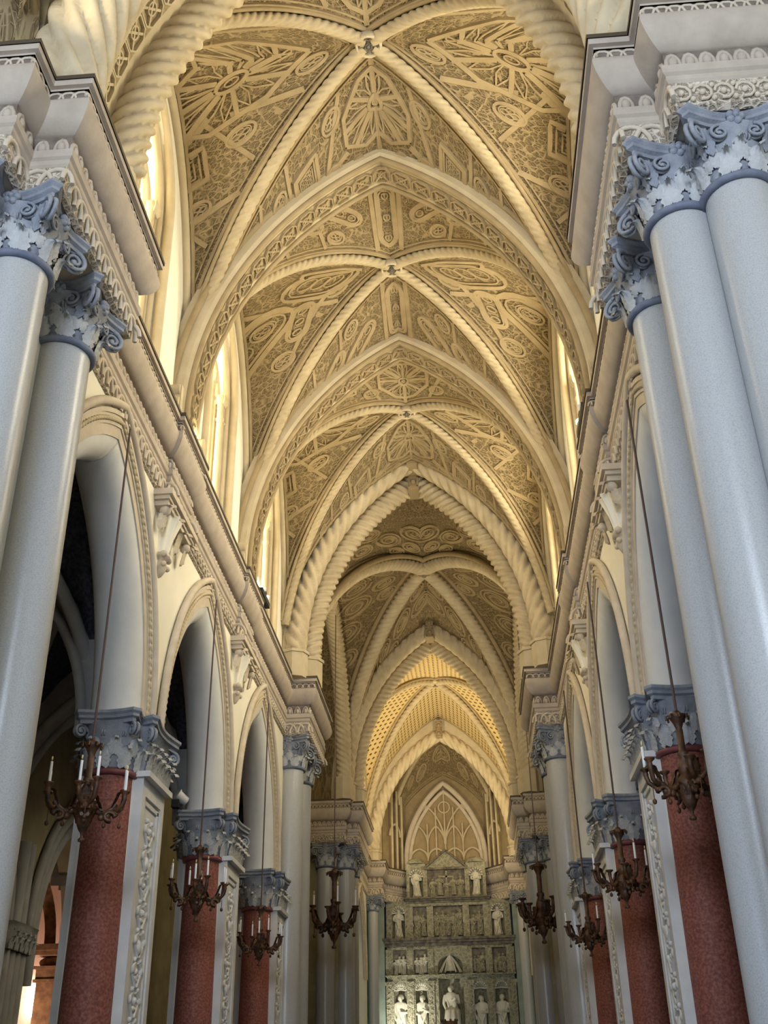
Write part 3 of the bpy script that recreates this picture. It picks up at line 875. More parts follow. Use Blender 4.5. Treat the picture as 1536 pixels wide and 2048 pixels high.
# ------------------------------------------------------------------ rope-moulded great arches
def great_arch(label, spec, bands, plinths=True, panel=None):
    """spec: list of (y, half span, rise, spring z, radius, strands, pitch, hand)."""
    ys = [q[0] for q in spec]
    root = thing('great_arch', label, 'arch', (0, sum(ys)/len(ys), 12.0))
    for y, a, h, zs, r, k, pitch, hand in spec:
        cv = [(-a, y, zs-0.12)] + [(u, y, zs+z) for u, z in parch(a, h, 30)] + [(a, y, zs-0.12)]
        half = len(cv)//2
        mb = MB(); rope(mb, cv[:half+1], r, k, pitch, 0.36, -hand, taper=0.15); rope(mb, cv[half:], r, k, pitch, 0.36, hand, taper=0.15)
        part('rope_moulding', mb, 'rope', root)
        if plinths:
            for s in (-1, 1):
                mb = MB(); n = 8; c = (s*(a+0.02), y)
                mb.prism(circle(c, r*1.12, n), 11.58, zs-0.1); mb.prism(circle(c, r*1.25, n), zs-0.16, zs-0.08)
                part('octagonal_plinth', mb, 'band', root)
    for y0, y1, a, h, zs, depth in bands:
        cv = [(-a, 11.62)] + soffit_curve(a, h, zs) + [(a, 11.62)]
        mb = MB(); box_arch(mb, cv, y0, y1, depth); part('arch_ring', mb, 'band', root)
    return root

ga = great_arch('nearest great arch, with fat twisted ropes at the top of the photo',
    [(9.75, 3.14, 5.45, 12.5, 0.34, 7, 0.27, -1), (8.0, 3.22, 5.45, 11.75, 0.46, 9, 0.5, 1)], [(8.3, 10.1, 3.36, 5.8, 12.0, 0.9)], False)
for s in (-1, 1):
    mb = MB(); mb.lathe([(0.22, 11.6), (0.22, 12.5)], 12, (s*3.14, 9.75)); part('rope_stump', mb, 'band', ga)
mb = MB(); fcv = soffit_curve(3.34, 5.77, 12.0)
mb.grid([[(x, 8.75, z) for x, z in fcv], [(x, 9.25, z) for x, z in fcv]], False); part('sunk_field', mb, 'sunk', ga)
mb = MB(); soffit_panels(mb, fcv, 0.42, 0.5); mb.v = [(a, b+9.0, c) for a, b, c in mb.v]; part('carved_panels', mb, 'band', ga)

def keystone(root, y, z):
    mb = MB(); mb.box(-0.15, 0.15, y-0.38, y+0.3, z-0.1, z+0.75)
    for z0, z1 in ((z-0.05, z+0.26), (z+0.34, z+0.66)):
        for x in (-0.13, 0.10): mb.box(x, x+0.03, y-0.41, y-0.38, z0, z1)
        for q in (z0, z1-0.03): mb.box(-0.13, 0.13, y-0.41, y-0.38, q, q+0.03)
        mb.sphere((0, y-0.38, (z0+z1)/2), 0.08, 6)
    part('carved_keystone', mb, 'relief', root)
gw = great_arch('great rope arch at the near side of the crossing',
    [(26.3, 3.30, 5.78, 12.4, 0.33, 5, 0.38, 1), (27.05, 3.02, 5.4, 12.45, 0.34, 5, 0.2, -1)], [(26.1, 28.3, 3.5, 6.35, 12.0, 0.4)])
keystone(gw, 26.25, 17.9); keystone(gw, 26.95, 17.5)
ge = great_arch('great rope arch at the far side of the crossing, before the choir',
    [(39.4, 3.36, 6.0, 12.45, 0.34, 5, 0.36, 1), (40.3, 3.06, 5.7, 12.45, 0.33, 5, 0.22, -1), ], [(39.3, 41.2, 3.5, 6.35, 12.0, 0.4)])
keystone(ge, 39.3, 18.0)
for s in (-1, 1):
    root = thing('side_arch', '%s rope arch between the crossing piers, seen edge on' % SIDE[s], 'arch', (s*3.4, 34.3, 12.0))
    cv = [(s*3.38, 34.3-4.5, 12.3)] + [(s*3.38, 34.3+u, 12.4+z) for u, z in parch(4.5, 5.0, 30)] + [(s*3.38, 34.3+4.5, 12.3)]
    h_ = len(cv)//2
    mb = MB(); rope(mb, cv[:h_+1], 0.3, 5, 0.22, 0.34, -s, up=(1, 0, 0)); rope(mb, cv[h_:], 0.3, 5, 0.22, 0.34, s, up=(1, 0, 0)); part('rope_moulding', mb, 'rope', root)
    for y in (34.3-4.5, 34.3+4.5):
        mb = MB(); mb.prism(circle((s*3.38, y), 0.36, 8), 11.58, 12.4); part('octagonal_plinth', mb, 'band', root)
gp = great_arch('rope arch at the mouth of the apse', [(49.7, 3.2, 5.25, 12.1, 0.3, 5, 0.42, 1)], [(49.6, 51.2, 3.2, 5.45, 12.0, 0.7)])
keystone(gp, 49.7, 17.2)

# apse: ribbed half vault with a blind tracery window on the end wall
root = thing('apse_vault', 'small ribbed vault of the apse above the altarpiece', 'vault', (0, 52.5, 12))
c = dict(yc=51.2, hy=2.9, hx=3.0, zs=12.0, hB=5.9, hT=4.6, hW=4.6)
for kind, sgn in (('W', -1), ('W', 1), ('T', 1)):
    mb, rl = MB(), MB()
    for o in (-1, 1):
        if kind == 'W' and o < 0: continue
        w = Web(kind, *((sgn, o) if kind == 'W' else (o, sgn)), c); w.mesh(mb)
        edges(w, rl, 0.06); medallion(w, rl, 0.0 if kind == 'T' else 0.9, 1.3, 0.5, 0.09); medallion(w, rl, 1.35, 1.25, 0.36, 0.08)
        medallion(w, rl, 2.2, 0.8, 0.26, 0.06); medallion(w, rl, 3.0, 0.75, 0.2, 0.06)
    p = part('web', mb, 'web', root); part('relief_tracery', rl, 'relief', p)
for s in (-1, 1):
    mb = MB(); pth = [(s*3.0*0.96*math.cos(PI/2*i/30*0.98), 51.2+2.9*0.96*math.cos(PI/2*i/30*0.98), superD(12.0, 5.9, 3.0*0.96*math.cos(PI/2*i/30*0.98), 3.0)-0.1) for i in range(31)]
    rope(mb, pth, 0.13, 4, 0.24, 0.2, s); part('diagonal_rib', mb, 'rope', root)
root = thing('blind_tracery_window', 'blind pointed tracery window on the apse end wall above the altarpiece pediment', 'window', (0, 53.9, 12.0))
mb = MB(); mb.add([(u, 53.85, 12.2+z) for u, z in parch(1.75, 3.6, 14)], [tuple(range(29))], False); part('back_panel', mb, 'relief', root)
mb = MB()
for rr, a_, dy in ((0.14, 1.95, 53.7), (0.1, 1.75, 53.78)):
    mb.tube([(-a_, dy, 11.7)] + [(u, dy, 12.2+z) for u, z in parch(a_, 3.9*a_/1.95, 18)] + [(a_, dy, 11.7)], rr, 8)
part('archivolt', mb, 'moulding', root)
for cx, a_, zt in ((-0.88, 0.86, 1.9), (0.88, 0.86, 1.9)):
    mb = MB(); mb.tube([(cx+u, 53.76, 13.1+z) for u, z in parch(a_, zt, 12)], 0.055, 6); part('lancet', mb, 'band', root)
mb = MB()
for cx in (-1.3, -0.44, 0.44, 1.3):
    mb.tube([(cx+u, 53.76, 12.4+z) for u, z in parch(0.43, 0.5, 8)], 0.06, 6)
    mb.tube([(cx+u, 53.76, 13.1+z) for u, z in parch(0.43, 0.9, 8)], 0.05, 6)
for cx in (-0.87, -0.44, 0, 0.44, 0.87):
    top = 12.2+3.5*(1-abs(cx)/1.9)
    mb.tube([(cx, 53.76, 12.3), (cx, 53.76, top)], 0.05, 6)
mb.tube([(0.28*math.cos(t), 53.76, 14.9+0.28*math.sin(t)) for t in np.linspace(0, 2*PI, 17)[:-1]], 0.05, 6, closed=True)
part('tracery', mb, 'band', root)
for s in (-1, 1):          # slim tracery panels on the slanting walls
    root = thing('side_tracery_panel', '%s slim tracery panel on a slanting wall of the apse' % SIDE[s], 'window', (s*2.45, 53.1, 12.0))
    mb = MB()
    for k in (-0.42, 0.0, 0.42):
        p0 = Vector((s*(2.43-0.52*k), 53.2+0.66*k, 0))
        mb.tube([(p0.x-s*0.1, p0.y-0.1, 11.7), (p0.x-s*0.1, p0.y-0.1, 15.6-0.5*abs(k))], 0.06, 6)
    part('mullions', mb, 'band', root)
    for z0, a_, r_ in ((13.4, 0.6, 0.06), (15.0, 1.2, 0.07)):
        mb = MB(); mb.tube([(s*(2.43-0.52*u), 53.1+0.66*u, z0+z) for u, z in parch(0.44, a_, 8)], r_, 6); part('tracery', mb, 'band', root)

# ------------------------------------------------------------------ cornices
CPROF = {
 'ledge_edge': ('lead', [(0.3, 11.64), (-0.015, 11.64), (-0.015, 11.58)]),
 'top_fillet': ('cornice', [(0.0, 11.585), (0.0, 11.5), (0.05, 11.5), (0.05, 11.47)]),
 'lace_band': ('cornice_shade', [(0.075, 11.47), (0.075, 11.33)]),
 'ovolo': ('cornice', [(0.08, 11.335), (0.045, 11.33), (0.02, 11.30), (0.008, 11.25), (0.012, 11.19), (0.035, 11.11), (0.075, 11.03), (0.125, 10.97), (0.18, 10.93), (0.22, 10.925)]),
 'dentil_band': ('cornice_shade', [(0.22, 10.93), (0.225, 10.70), (0.17, 10.69)]),
 'fascia': ('cornice', [(0.17, 10.69), (0.17, 10.585), (0.2, 10.56), (0.2, 10.5), (0.23, 10.46)]),
 'frieze': ('frieze', [(0.22, 10.47), (0.235, 10.16), (0.3, 10.13)]),
}
def cornice(s, pl, label, dense=()):
    """pl: plan polyline of the outer edge for the left side; mirrored for the right."""
    root = thing('cornice', label, 'cornice', (s*abs(pl[len(pl)//2][0]), pl[len(pl)//2][1], 10.1))
    hold = {}
    for nm, (mat, prof) in CPROF.items():
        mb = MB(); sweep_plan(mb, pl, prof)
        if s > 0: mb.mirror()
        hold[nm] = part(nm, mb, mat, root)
    lace, fr, dn = MB(), MB(), MB()
    o_l, o_f, o_d = offset_path(pl, 0.07), offset_path(pl, 0.215), offset_path(pl, 0.217)
    for i in range(len(pl)-1):
        a, b = Vector(o_l[i]), Vector(o_l[i+1]); L = (b-a).length; n = max(1, int(L/0.13)); d = (b-a)/n
        for k in range(n):
            p = a + d*(k+0.5); dd = d.normalized()
            lace.tube([(p.x+dd.x*0.1*math.cos(t), p.y+dd.y*0.1*math.cos(t), 11.35+0.1*math.sin(t)) for t in np.linspace(0, PI, 6)], 0.018, 4)
        a, b = Vector(o_f[i]), Vector(o_f[i+1]); L = (b-a).length
        n = max(1, int(L/0.2)); d = (b-a)/n; dd = d.normalized()
        if L < 4.2:
            for k in range(n):       # interlaced arches above the column capitals
                p = a + d*(k+0.5)
                fr.tube([(p.x+dd.x*0.19*math.cos(t), p.y+dd.y*0.19*math.cos(t), 10.19+0.24*math.sin(t)) for t in np.linspace(0, PI, 9)], 0.03, 5)
        else:                         # running leaf scroll
            for k in range(n):
                p = a + d*(k+0.5)
                fr.tube([(p.x+dd.x*0.09*math.cos(t), p.y+dd.y*0.09*math.cos(t), 10.31+0.1*math.sin(t)) for t in np.linspace(0, 1.6*PI, 8)], 0.02, 4)
                fr.sphere((p.x, p.y, 10.31), 0.035, 4); fr.sphere((p.x+d.x*0.5, p.y+d.y*0.5, 10.40), 0.03, 4); fr.sphere((p.x+d.x*0.5, p.y+d.y*0.5, 10.22), 0.03, 4)
        a, b = Vector(o_d[i]), Vector(o_d[i+1]); L = (b-a).length; n = max(1, int(L/0.17)); d = (b-a)/n; dd = d.normalized()
        for k in range(n):           # egg row
            p = a + d*(k+0.5); dn.tube([(p.x+dd.x*0.07*math.cos(t), p.y+dd.y*0.07*math.cos(t), 10.71+0.16*math.sin(t)) for t in np.linspace(0, PI, 7)], 0.03, 4); dn.sphere((p.x, p.y, 10.76), 0.065, 5, (0.8, 0.8, 1.2))
    for m_, nm, own, mat in ((lace, 'lace_loops', 'lace_band', 'moulding'), (fr, 'frieze_carving', 'frieze', 'moulding'), (dn, 'egg_row', 'dentil_band', 'cornice')):
        if s > 0: m_.mirror()
        part(nm, m_, mat, hold[own])
    return root
def jog(y): return [(-3.32, y-0.85), (-3.25, y-0.85), (-3.25, y+0.85), (-3.32, y+0.85)]
# walking away from the camera the wall lies on the left hand
PL_N = [(-8.3, 7.12), (-3.13, 7.12), (-3.13, 7.6), (-2.7, 7.6), (-2.7, 10.59), (-3.32, 10.59)] + jog(14.94) + jog(20.6) + \
       [(-3.32, 26.25), (-2.7, 26.25), (-2.7, 29.72), (-3.13, 29.72), (-3.13, 30.17), (-8.3, 30.17)]
PL_E = [(-8.3, 38.75), (-3.13, 38.75), (-3.13, 39.23), (-2.7, 39.23), (-2.7, 43.6), (-3.32, 43.6), (-3.32, 49.65), (-2.66, 49.65), (-2.66, 51.4), (-1.8, 52.5), (-1.0, 53.5)]
BL = [(-3.62, -2.97, 7.9, 10.32), (-8.3, -3.38, 7.42, 8.05), (-3.62, -2.97, 26.53, 29.4), (-8.3, -3.38, 29.3, 29.9),
      (-8.3, -3.38, 39.05, 39.7), (-3.64, -2.97, 39.5, 43.3), (-3.7, -2.95, 49.95, 51.3)]
for s in (-1, 1):
    mb = MB()
    for x0, x1, y0, y1 in BL: mb.box(x0, x1, y0, y1, 10.155, 11.6)
    if s > 0: mb.mirror()
    struct('wall_%s_blocks_over_columns' % SIDE[s], mb, 'cornice')
for s in (-1, 1):
    cornice(s, PL_N, 'long cornice on the %s side of the nave, stepping out over its column clusters' % SIDE[s])
    cornice(s, PL_E, 'far cornice on the %s side of the choir and apse' % SIDE[s])

# ------------------------------------------------------------------ tall granite columns with composite capitals
def column(label, x, y, group, rb=0.325, rt=0.32, z0=9.36, z1=10.15):
    root = thing('granite_column', label, 'column', (x, y, 0), group)
    H = z1 - z0
    mb = MB(); mb.lathe([(rb, 0.55), (rb, 2.5), ((rb*2+rt)/3, 6.0), (rt, z0-0.02)], 40, (x, y)); part('shaft', mb, 'granite', root)
    mb = MB(); mb.box(x-0.5, x+0.5, y-0.5, y+0.5, 0, 0.2)
    mb.lathe([(0.5, 0.2), (0.53, 0.27), (0.5, 0.34), (0.43, 0.37), (0.43, 0.42), (0.46, 0.46), (0.44, 0.5), (rb, 0.56)], 32, (x, y)); part('base', mb, 'capital', root)
    mb = MB(); mb.tube([(x+(rt+0.02)*math.cos(t), y+(rt+0.02)*math.sin(t), z0) for t in np.linspace(0, 2*PI, 41)[:-1]], 0.045, 8, closed=True); part('necking_ring', mb, 'ring', root)
    mb, lf = bell_capital(circle((x, y), rt-0.01, 32), z0, z1-0.16, 2, 0.25, 0.13)
    cp = part('capital', mb, 'capital', root); part('acanthus_leaves', lf, 'lit_leafstone', cp)
    ab = MB(); slab(ab, concave_square((x, y), 0.53, 0.15), [(-0.05, z1-0.17), (-0.05, z1-0.12), (-0.01, z1-0.1), (-0.01, z1-0.06), (0.02, z1-0.03), (0.02, z1+0.0)]); part('abacus', ab, 'capital', cp)
    for sx in (-1, 1):
        for sy in (-1, 1):
            v = MB(); volute(v, (x+sx*0.405, y+sy*0.405, z1-0.16), (sx, sy), 0.135, 0.026, 1.7)
            leaf(v, basis((x+sx*0.27, y+sy*0.27, z0+H*0.42), (sx, sy)), 0.22, H*0.4, 0.9, 0.35)
            part('volute', v, 'capital', cp)
    for k in range(4):
        a = k*PI/2
        for e in (-1, 1):
            d = (math.cos(a), math.sin(a)); t = (-d[1]*e, d[0]*e)
            v = MB(); volute(v, (x+d[0]*0.37+t[0]*0.17, y+d[1]*0.37+t[1]*0.17, z1-0.17), t, 0.095, 0.02, 1.5); part('inner_scroll', v, 'capital', cp)
    fl = MB()
    for dx, dy in ((1, 0), (-1, 0), (0, 1), (0, -1)):
        c_ = (x+dx*0.42, y+dy*0.42, z1-0.1)
        for k in range(5):
            a = k*2*PI/5; u = 0.055*math.cos(a); w = 0.055*math.sin(a)
            fl.sphere((c_[0]+(-dy)*u, c_[1]+dx*u, c_[2]+w), 0.045, 5)
        fl.sphere((c_[0]+dx*0.03, c_[1]+dy*0.03, c_[2]), 0.035, 5)
    part('abacus_flower', fl, 'capital', cp)
    return root

proto = column('near left granite column with blue shaded capital, standing first under the stepped cornice', -3.45, 8.22, 'columns of the nearest left cluster')
LS = {-1: 'left', 1: 'right'}
def col_copy(x, y, label, group):
    n = copy_thing(proto, (x+3.45, y-8.22, 0), label); n['group'] = group; return n
for s in (-1, 1):
    g = 'columns of the nearest %s cluster' % LS[s]
    if s > 0: col_copy(3.45, 8.22, 'near right granite column, middle one of its cluster of three', g)
    col_copy(s*3.45, 9.62, ('second left granite column, its capital just behind the first at the cornice tip' if s < 0 else 'slim looking right granite column, farthest of the nearest cluster, behind the middle one'), g)
    col_copy(s*3.945, 7.86, ('granite column at the left edge of the photo, its capital only just in view' if s < 0 else 'large granite column at the right edge of the photo, tallest capital in view'), g)
    g = 'columns of the %s crossing pier on the near side' % LS[s]
    col_copy(s*3.43, 26.98, '%s granite column at the near side of the crossing, in front of its twin' % LS[s], g)
    col_copy(s*3.43, 28.4, '%s granite column at the near side of the crossing, half hidden behind its twin' % LS[s], g)
    col_copy(s*4.08, 29.4, '%s granite column turned to the transept, hidden behind the crossing pair' % LS[s], g)
    g = 'columns of the %s crossing pier on the far side' % LS[s]
    col_copy(s*4.08, 39.5, '%s outer granite column on the far side of the crossing, behind the hanging chandelier' % LS[s], g)
    col_copy(s*3.43, 39.95, '%s inner granite column on the far side of the crossing, beside the chandelier' % LS[s], g)
    col_copy(s*3.43, 41.4, '%s rear granite column on the far side of the crossing' % LS[s], g)
    c2 = column('%s slim granite column beside the altarpiece at the apse mouth' % LS[s], s*3.34, 50.35, 'apse columns', 0.25, 0.23, 9.55, 10.15)
    mb = MB(); mb.box(min(s*3.66, s*4.6), max(s*3.66, s*4.6), 39.8, 43.35, 0, 11.6); struct('wall_%s_choir_pier' % LS[s], mb, 'aisle_wall')

# ------------------------------------------------------------------ arcade: piers with red half columns, arches, pendants
def half_round(c, r, y_out, n=14):
    return [(c[0]+r*math.cos(t), c[1]+y_out*r*math.sin(t)) for t in np.linspace(0, PI, n)]

def scroll_relief(mb, x, yc, w, z0, z1, s):
    """Candelabrum of leaf scrolls, urns and flowers up a pilaster panel."""
    z = z0; k = 0
    while z < z1-0.3:
        for e in (-1, 1):
            mb.tube([(x, yc+e*(0.04+w*0.42*t*math.sin(PI*t*0.9+0.25)), z+0.30*t) for t in np.linspace(0, 1, 8)], lambda t: 0.03*(1-0.4*t), 5)
            mb.sphere((x, yc+e*w*0.3, z+0.2), 0.045, 5, (0.8, 1, 1.3)); mb.sphere((x, yc+e*w*0.18, z+0.33), 0.035, 5)
        if k % 3 == 0: mb.sphere((x, yc, z+0.12), 0.085, 7, (0.5, 1, 1.2))
        elif k % 3 == 1: mb.sphere((x, yc, z+0.1), 0.05, 6, (0.6, 1.9, 0.8)); mb.sphere((x, yc, z+0.2), 0.05, 6)
        else:
            for a in range(5): mb.sphere((x, yc+0.06*math.cos(a*1.2566), z+0.14+0.06*math.sin(a*1.2566)), 0.035, 5, (0.6, 1, 1))
        z += 0.36; k += 1

def arcade_pier(s, y, label, group, near=True, far=True):
    root = thing('arcade_pier', label, 'pier', (s*4.05, y, 0), group)
    mb = MB(); mb.box(3.50, 3.64, y-0.56, y+0.56, 0, 5.72)
    fr = [(-0.56, -0.40), (0.40, 0.56)]
    for a, b in fr: mb.box(3.455, 3.5, y+a, y+b, 0, 5.72)
    mb.box(3.455, 3.5, y-0.40, y+0.40, 5.5, 5.72)
    for e in (-1, 1): mb.box(3.475, 3.5, y+e*0.34-0.03, y+e*0.34+0.03, 0, 5.45)
    mb.box(3.475, 3.5, y-0.37, y+0.37, 5.40, 5.46)
    mb.box(3.36, 3.56, y-0.62, y+0.62, 5.72, 5.8)
    mb.box(4.24, 4.38, y-0.56, y+0.56, 0, 5.8)
    if s < 0: mb.mirror()
    pl = part('white_pilaster', mb, 'pier', root)
    mb = MB(); scroll_relief(mb, 3.492, y, 0.66, 1.3, 5.35, s)
    if s < 0: mb.mirror()
    part('carved_panel_relief', mb, 'pier', pl)
    for e, on in ((-1, near), (1, far)):
        if not on: continue
        mb = MB(); c = (s*3.92, y+e*0.56); a0 = PI if e < 0 else 0
        mb.lathe([(0.335, 0.4), (0.33, 3), (0.31, 5.75)], 22, c, a0, a0+PI); rc = part('red_half_column', mb, 'red', root)
        mb = MB(); mb.tube([(c[0]+0.33*math.cos(t), c[1]+0.33*math.sin(t), 5.74) for t in np.linspace(a0, a0+PI, 20)], 0.05, 6); part('necking_ring', mb, 'redring', rc)
    ol = [(3.5, y-0.56)] + [(3.93-0.33*math.cos(t), y-0.56-0.33*math.sin(t)) for t in np.linspace(0.05, PI-0.05, 12)] * (1 if near else 0) + \
         [(4.36, y-0.56), (4.36, y+0.56)] + [(3.93+0.33*math.cos(t), y+0.56+0.33*math.sin(t)) for t in np.linspace(0.05, PI-0.05, 12)] * (1 if far else 0) + [(3.5, y+0.56)]
    mb, lf = bell_capital(ol, 5.78, 6.42, 2, 0.25, 0.11)
    if s < 0: mb.mirror(); lf.mirror()
    cp = part('capital', mb, 'capital', root); part('acanthus_leaves', lf, 'lit_leafstone', cp)
    ab = MB(); steps = [(-0.04, 6.40), (-0.04, 6.45), (0.0, 6.47), (0.0, 6.51), (0.03, 6.54), (0.03, 6.58)]
    for e, on in ((-1, near), (1, far)):
        if on: slab(ab, [(3.94+(p[0])*0.94, y+e*0.54+p[1]) for p in concave_square((0, 0), 0.48, 0.07)], steps)
    slab(ab, [(3.72+p[0]*0.72, y+p[1]*1.25) for p in concave_square((0, 0), 0.56, 0.11)], [(g, z-0.012) for g, z in steps])
    if s < 0: ab.mirror()
    part('abacus', ab, 'capital', cp)
    for e in (-1, 1):
        for dx in (3.40,):
            v = MB(); volute(v, (dx, y+e*0.60, 6.40), (-1, e), 0.1, 0.026, 1.6)
            if s < 0: v.mirror()
            part('volute', v, 'capital', cp)
    for e, on in ((-1, near), (1, far)):
        if on:
            for dx in (-1, 1):
                v = MB(); volute(v, (3.94+dx*0.38, y+e*0.90, 6.40), (dx, e), 0.09, 0.024, 1.6)
                if s < 0: v.mirror()
                part('volute', v, 'capital', cp)
    return root

def arch_ring(mb, yc, zs, a1, h1, a2, h2, x0, x1, low=0.0):
    """Flat ring between two pointed arches in an upright plane, x0 the front face."""
    A = [(yc-a1, zs-low)]*(low > 0) + [(yc+u, zs+z) for u, z in parch(a1, h1, 24)] + [(yc+a1, zs-low)]*(low > 0)
    B = [(yc-a2, zs-low)]*(low > 0) + [(yc+u, zs+z) for u, z in parch(a2, h2, 24)] + [(yc+a2, zs-low)]*(low > 0)
    mb.grid([[(x1, y, z) for y, z in A], [(x0, y, z) for y, z in A], [(x0, y, z) for y, z in B], [(x1, y, z) for y, z in B]], False)

NTH = ('first', 'second', 'third')
def arcade_arch(s, yc, label, group, zs=6.57, a=2.25, h=3.3, roll=True):
    root = thing('arcade_arch', label, 'arch', (s*4.05, yc, zs), group)
    k = h/a
    if roll:
        mb = MB(); mb.tube([(3.95, yc+u, zs+z+0.02) for u, z in parch(a+0.0, h, 30)], 0.36, 20)
        if s < 0: mb.mirror()
        part('soffit_roll', mb, 'roll', root)
    mb = MB(); arch_ring(mb, yc, zs, a-0.02, (a-0.02)*k, a+0.10, (a+0.10)*k, 3.575, 3.62)
    arch_ring(mb, yc, zs, a+0.22, (a+0.22)*k, a+0.27, (a+0.27)*k, 3.53, 3.62); 
    if s < 0: mb.mirror()
    av = part('archivolt', mb, 'moulding', root)
    mb = MB(); arch_ring(mb, yc, zs, a+0.10, (a+0.1)*k, a+0.22, (a+0.22)*k, 3.555, 3.62)
    if s < 0: mb.mirror()
    bd = part('bead_band', mb, 'moulding', root)
    mb = MB(); P = resample([(3.548, yc+u, zs+z) for u, z in parch(a+0.16, (a+0.16)*k, 30)], 0.0275); N_ = len(P)-1
    mb.tube(P, lambda t: 0.018+0.022*abs(math.sin(PI*t*N_/4)), 6)
    if s < 0: mb.mirror()
    part('beading', mb, 'band', bd)
    mb = MB(); mb.tube([(3.53, yc+u, zs+z) for u, z in parch(a+0.34, (a+0.34)*k, 30)], 0.065, 8)
    if s < 0: mb.mirror()
    part('hood_mould', mb, 'moulding', root)
    return root

for s in (-1, 1):
    g = 'red and white arcade piers on the %s' % LS[s]
    arcade_pier(s, 14.94, '%s arcade pier nearest the camera, red half columns and carved white pilaster' % LS[s], g)
    arcade_pier(s, 20.6, 'second %s arcade pier, with a small spotlight on its capital' % LS[s], g)
    arcade_pier(s, 26.2, 'last %s red half column, against the grey crossing column' % LS[s], g, True, False)
    for i, yc in enumerate(BAY):
        arcade_arch(s, yc, '%s pointed arch of the %s arcade counted from the camera' % (NTH[i], LS[s]), 'arches of the %s arcade' % LS[s])
    arcade_arch(s, 46.6, '%s pointed choir arch between the far crossing columns and the altarpiece' % LS[s], 'choir arches', 6.57, 2.1, 3.0, False)

def pendant(s, y, label):
    root = thing('pendant_corbel', label, 'corbel', (s*3.6, y, 10.12), 'pendant corbels below the cornices')
    mb = MB()
    yb = y+0.2
    for z0, z1, a, x in ((10.04, 10.14, 0.85, 3.30), (9.98, 10.04, 0.8, 3.35), (9.90, 9.98, 0.74, 3.38)): mb.box(x, 3.64, yb-a, yb+a, z0, z1)
    if s < 0: mb.mirror()
    br = part('bracket', mb, 'moulding', root)
    mb = MB()
    for e in (-1, -0.35, 0.35, 1): leaf(mb, basis((3.52, yb+e*0.62, 9.55), (-1, e*0.4)), 0.26, 0.36, 0.9, 0.25)
    mb.sphere((3.45, yb-0.64, 9.84), 0.09, 6); mb.sphere((3.45, yb+0.64, 9.84), 0.09, 6)
    if s < 0: mb.mirror()
    part('bracket_leaves', mb, 'moulding', br)
    mb = MB(); n = 41; prof = [(0.30, 9.92), (0.25, 9.78), (0.19, 9.6), (0.15, 9.42), (0.13, 9.3)]
    mb.grid([[(3.62 - r*(1+0.1*math.cos(10*t))*math.sin(t), y - r*(1+0.1*math.cos(10*t))*math.cos(t), z) for t in np.linspace(0, PI, n)] for r, z in prof])
    if s < 0: mb.mirror()
    part('fluted_shaft', mb, 'plaster', root)
    mb = MB(); mb.lathe([(0.08, 9.32), (0.16, 9.29), (0.17, 9.23), (0.08, 9.2), (0.07, 9.16), (0.12, 9.13), (0.12, 9.08), (0.10, 9.02), (0.05, 8.93), (0.001, 8.9)], 14, (3.60, y))
    for e in (-1, 1): mb.sphere((3.5, y+e*0.14, 9.26), 0.055, 6); mb.sphere((3.5, y+e*0.11, 9.1), 0.045, 6)
    if s < 0: mb.mirror()
    part('drop_finial', mb, 'moulding', root)
for s in (-1, 1):
    pendant(s, 14.6, '%s pendant corbel between the first and second arcade arches' % LS[s])
    pendant(s, 20.5, '%s pendant corbel between the second and third arcade arches' % LS[s])

# scroll brackets at the foot of the clerestory shafts
for s in (-1, 1):
    for y, wd in ((14.12, 'before the first patterned arch'), (15.78, 'after the first patterned arch'), (19.78, 'before the second patterned arch'), (21.42, 'after the second patterned arch')):
        root = thing('scroll_bracket', '%s small scroll stone on the cornice ledge %s' % (LS[s], wd), 'bracket', (s*3.5, y, 11.65), 'scroll stones on the cornice ledges')
        mb = MB()
        for z, r in ((11.82, 0.15), (12.1, 0.12)):
            mb.tube([(s*(3.62), y, z), (s*3.36, y, z)], r, 14)
        part('scroll', mb, 'band', root)
        mb = MB(); mb.box(min(s*3.34, s*3.62), max(s*3.34, s*3.62), y-0.06, y+0.06, 11.6, 12.2); part('core', mb, 'band', root)

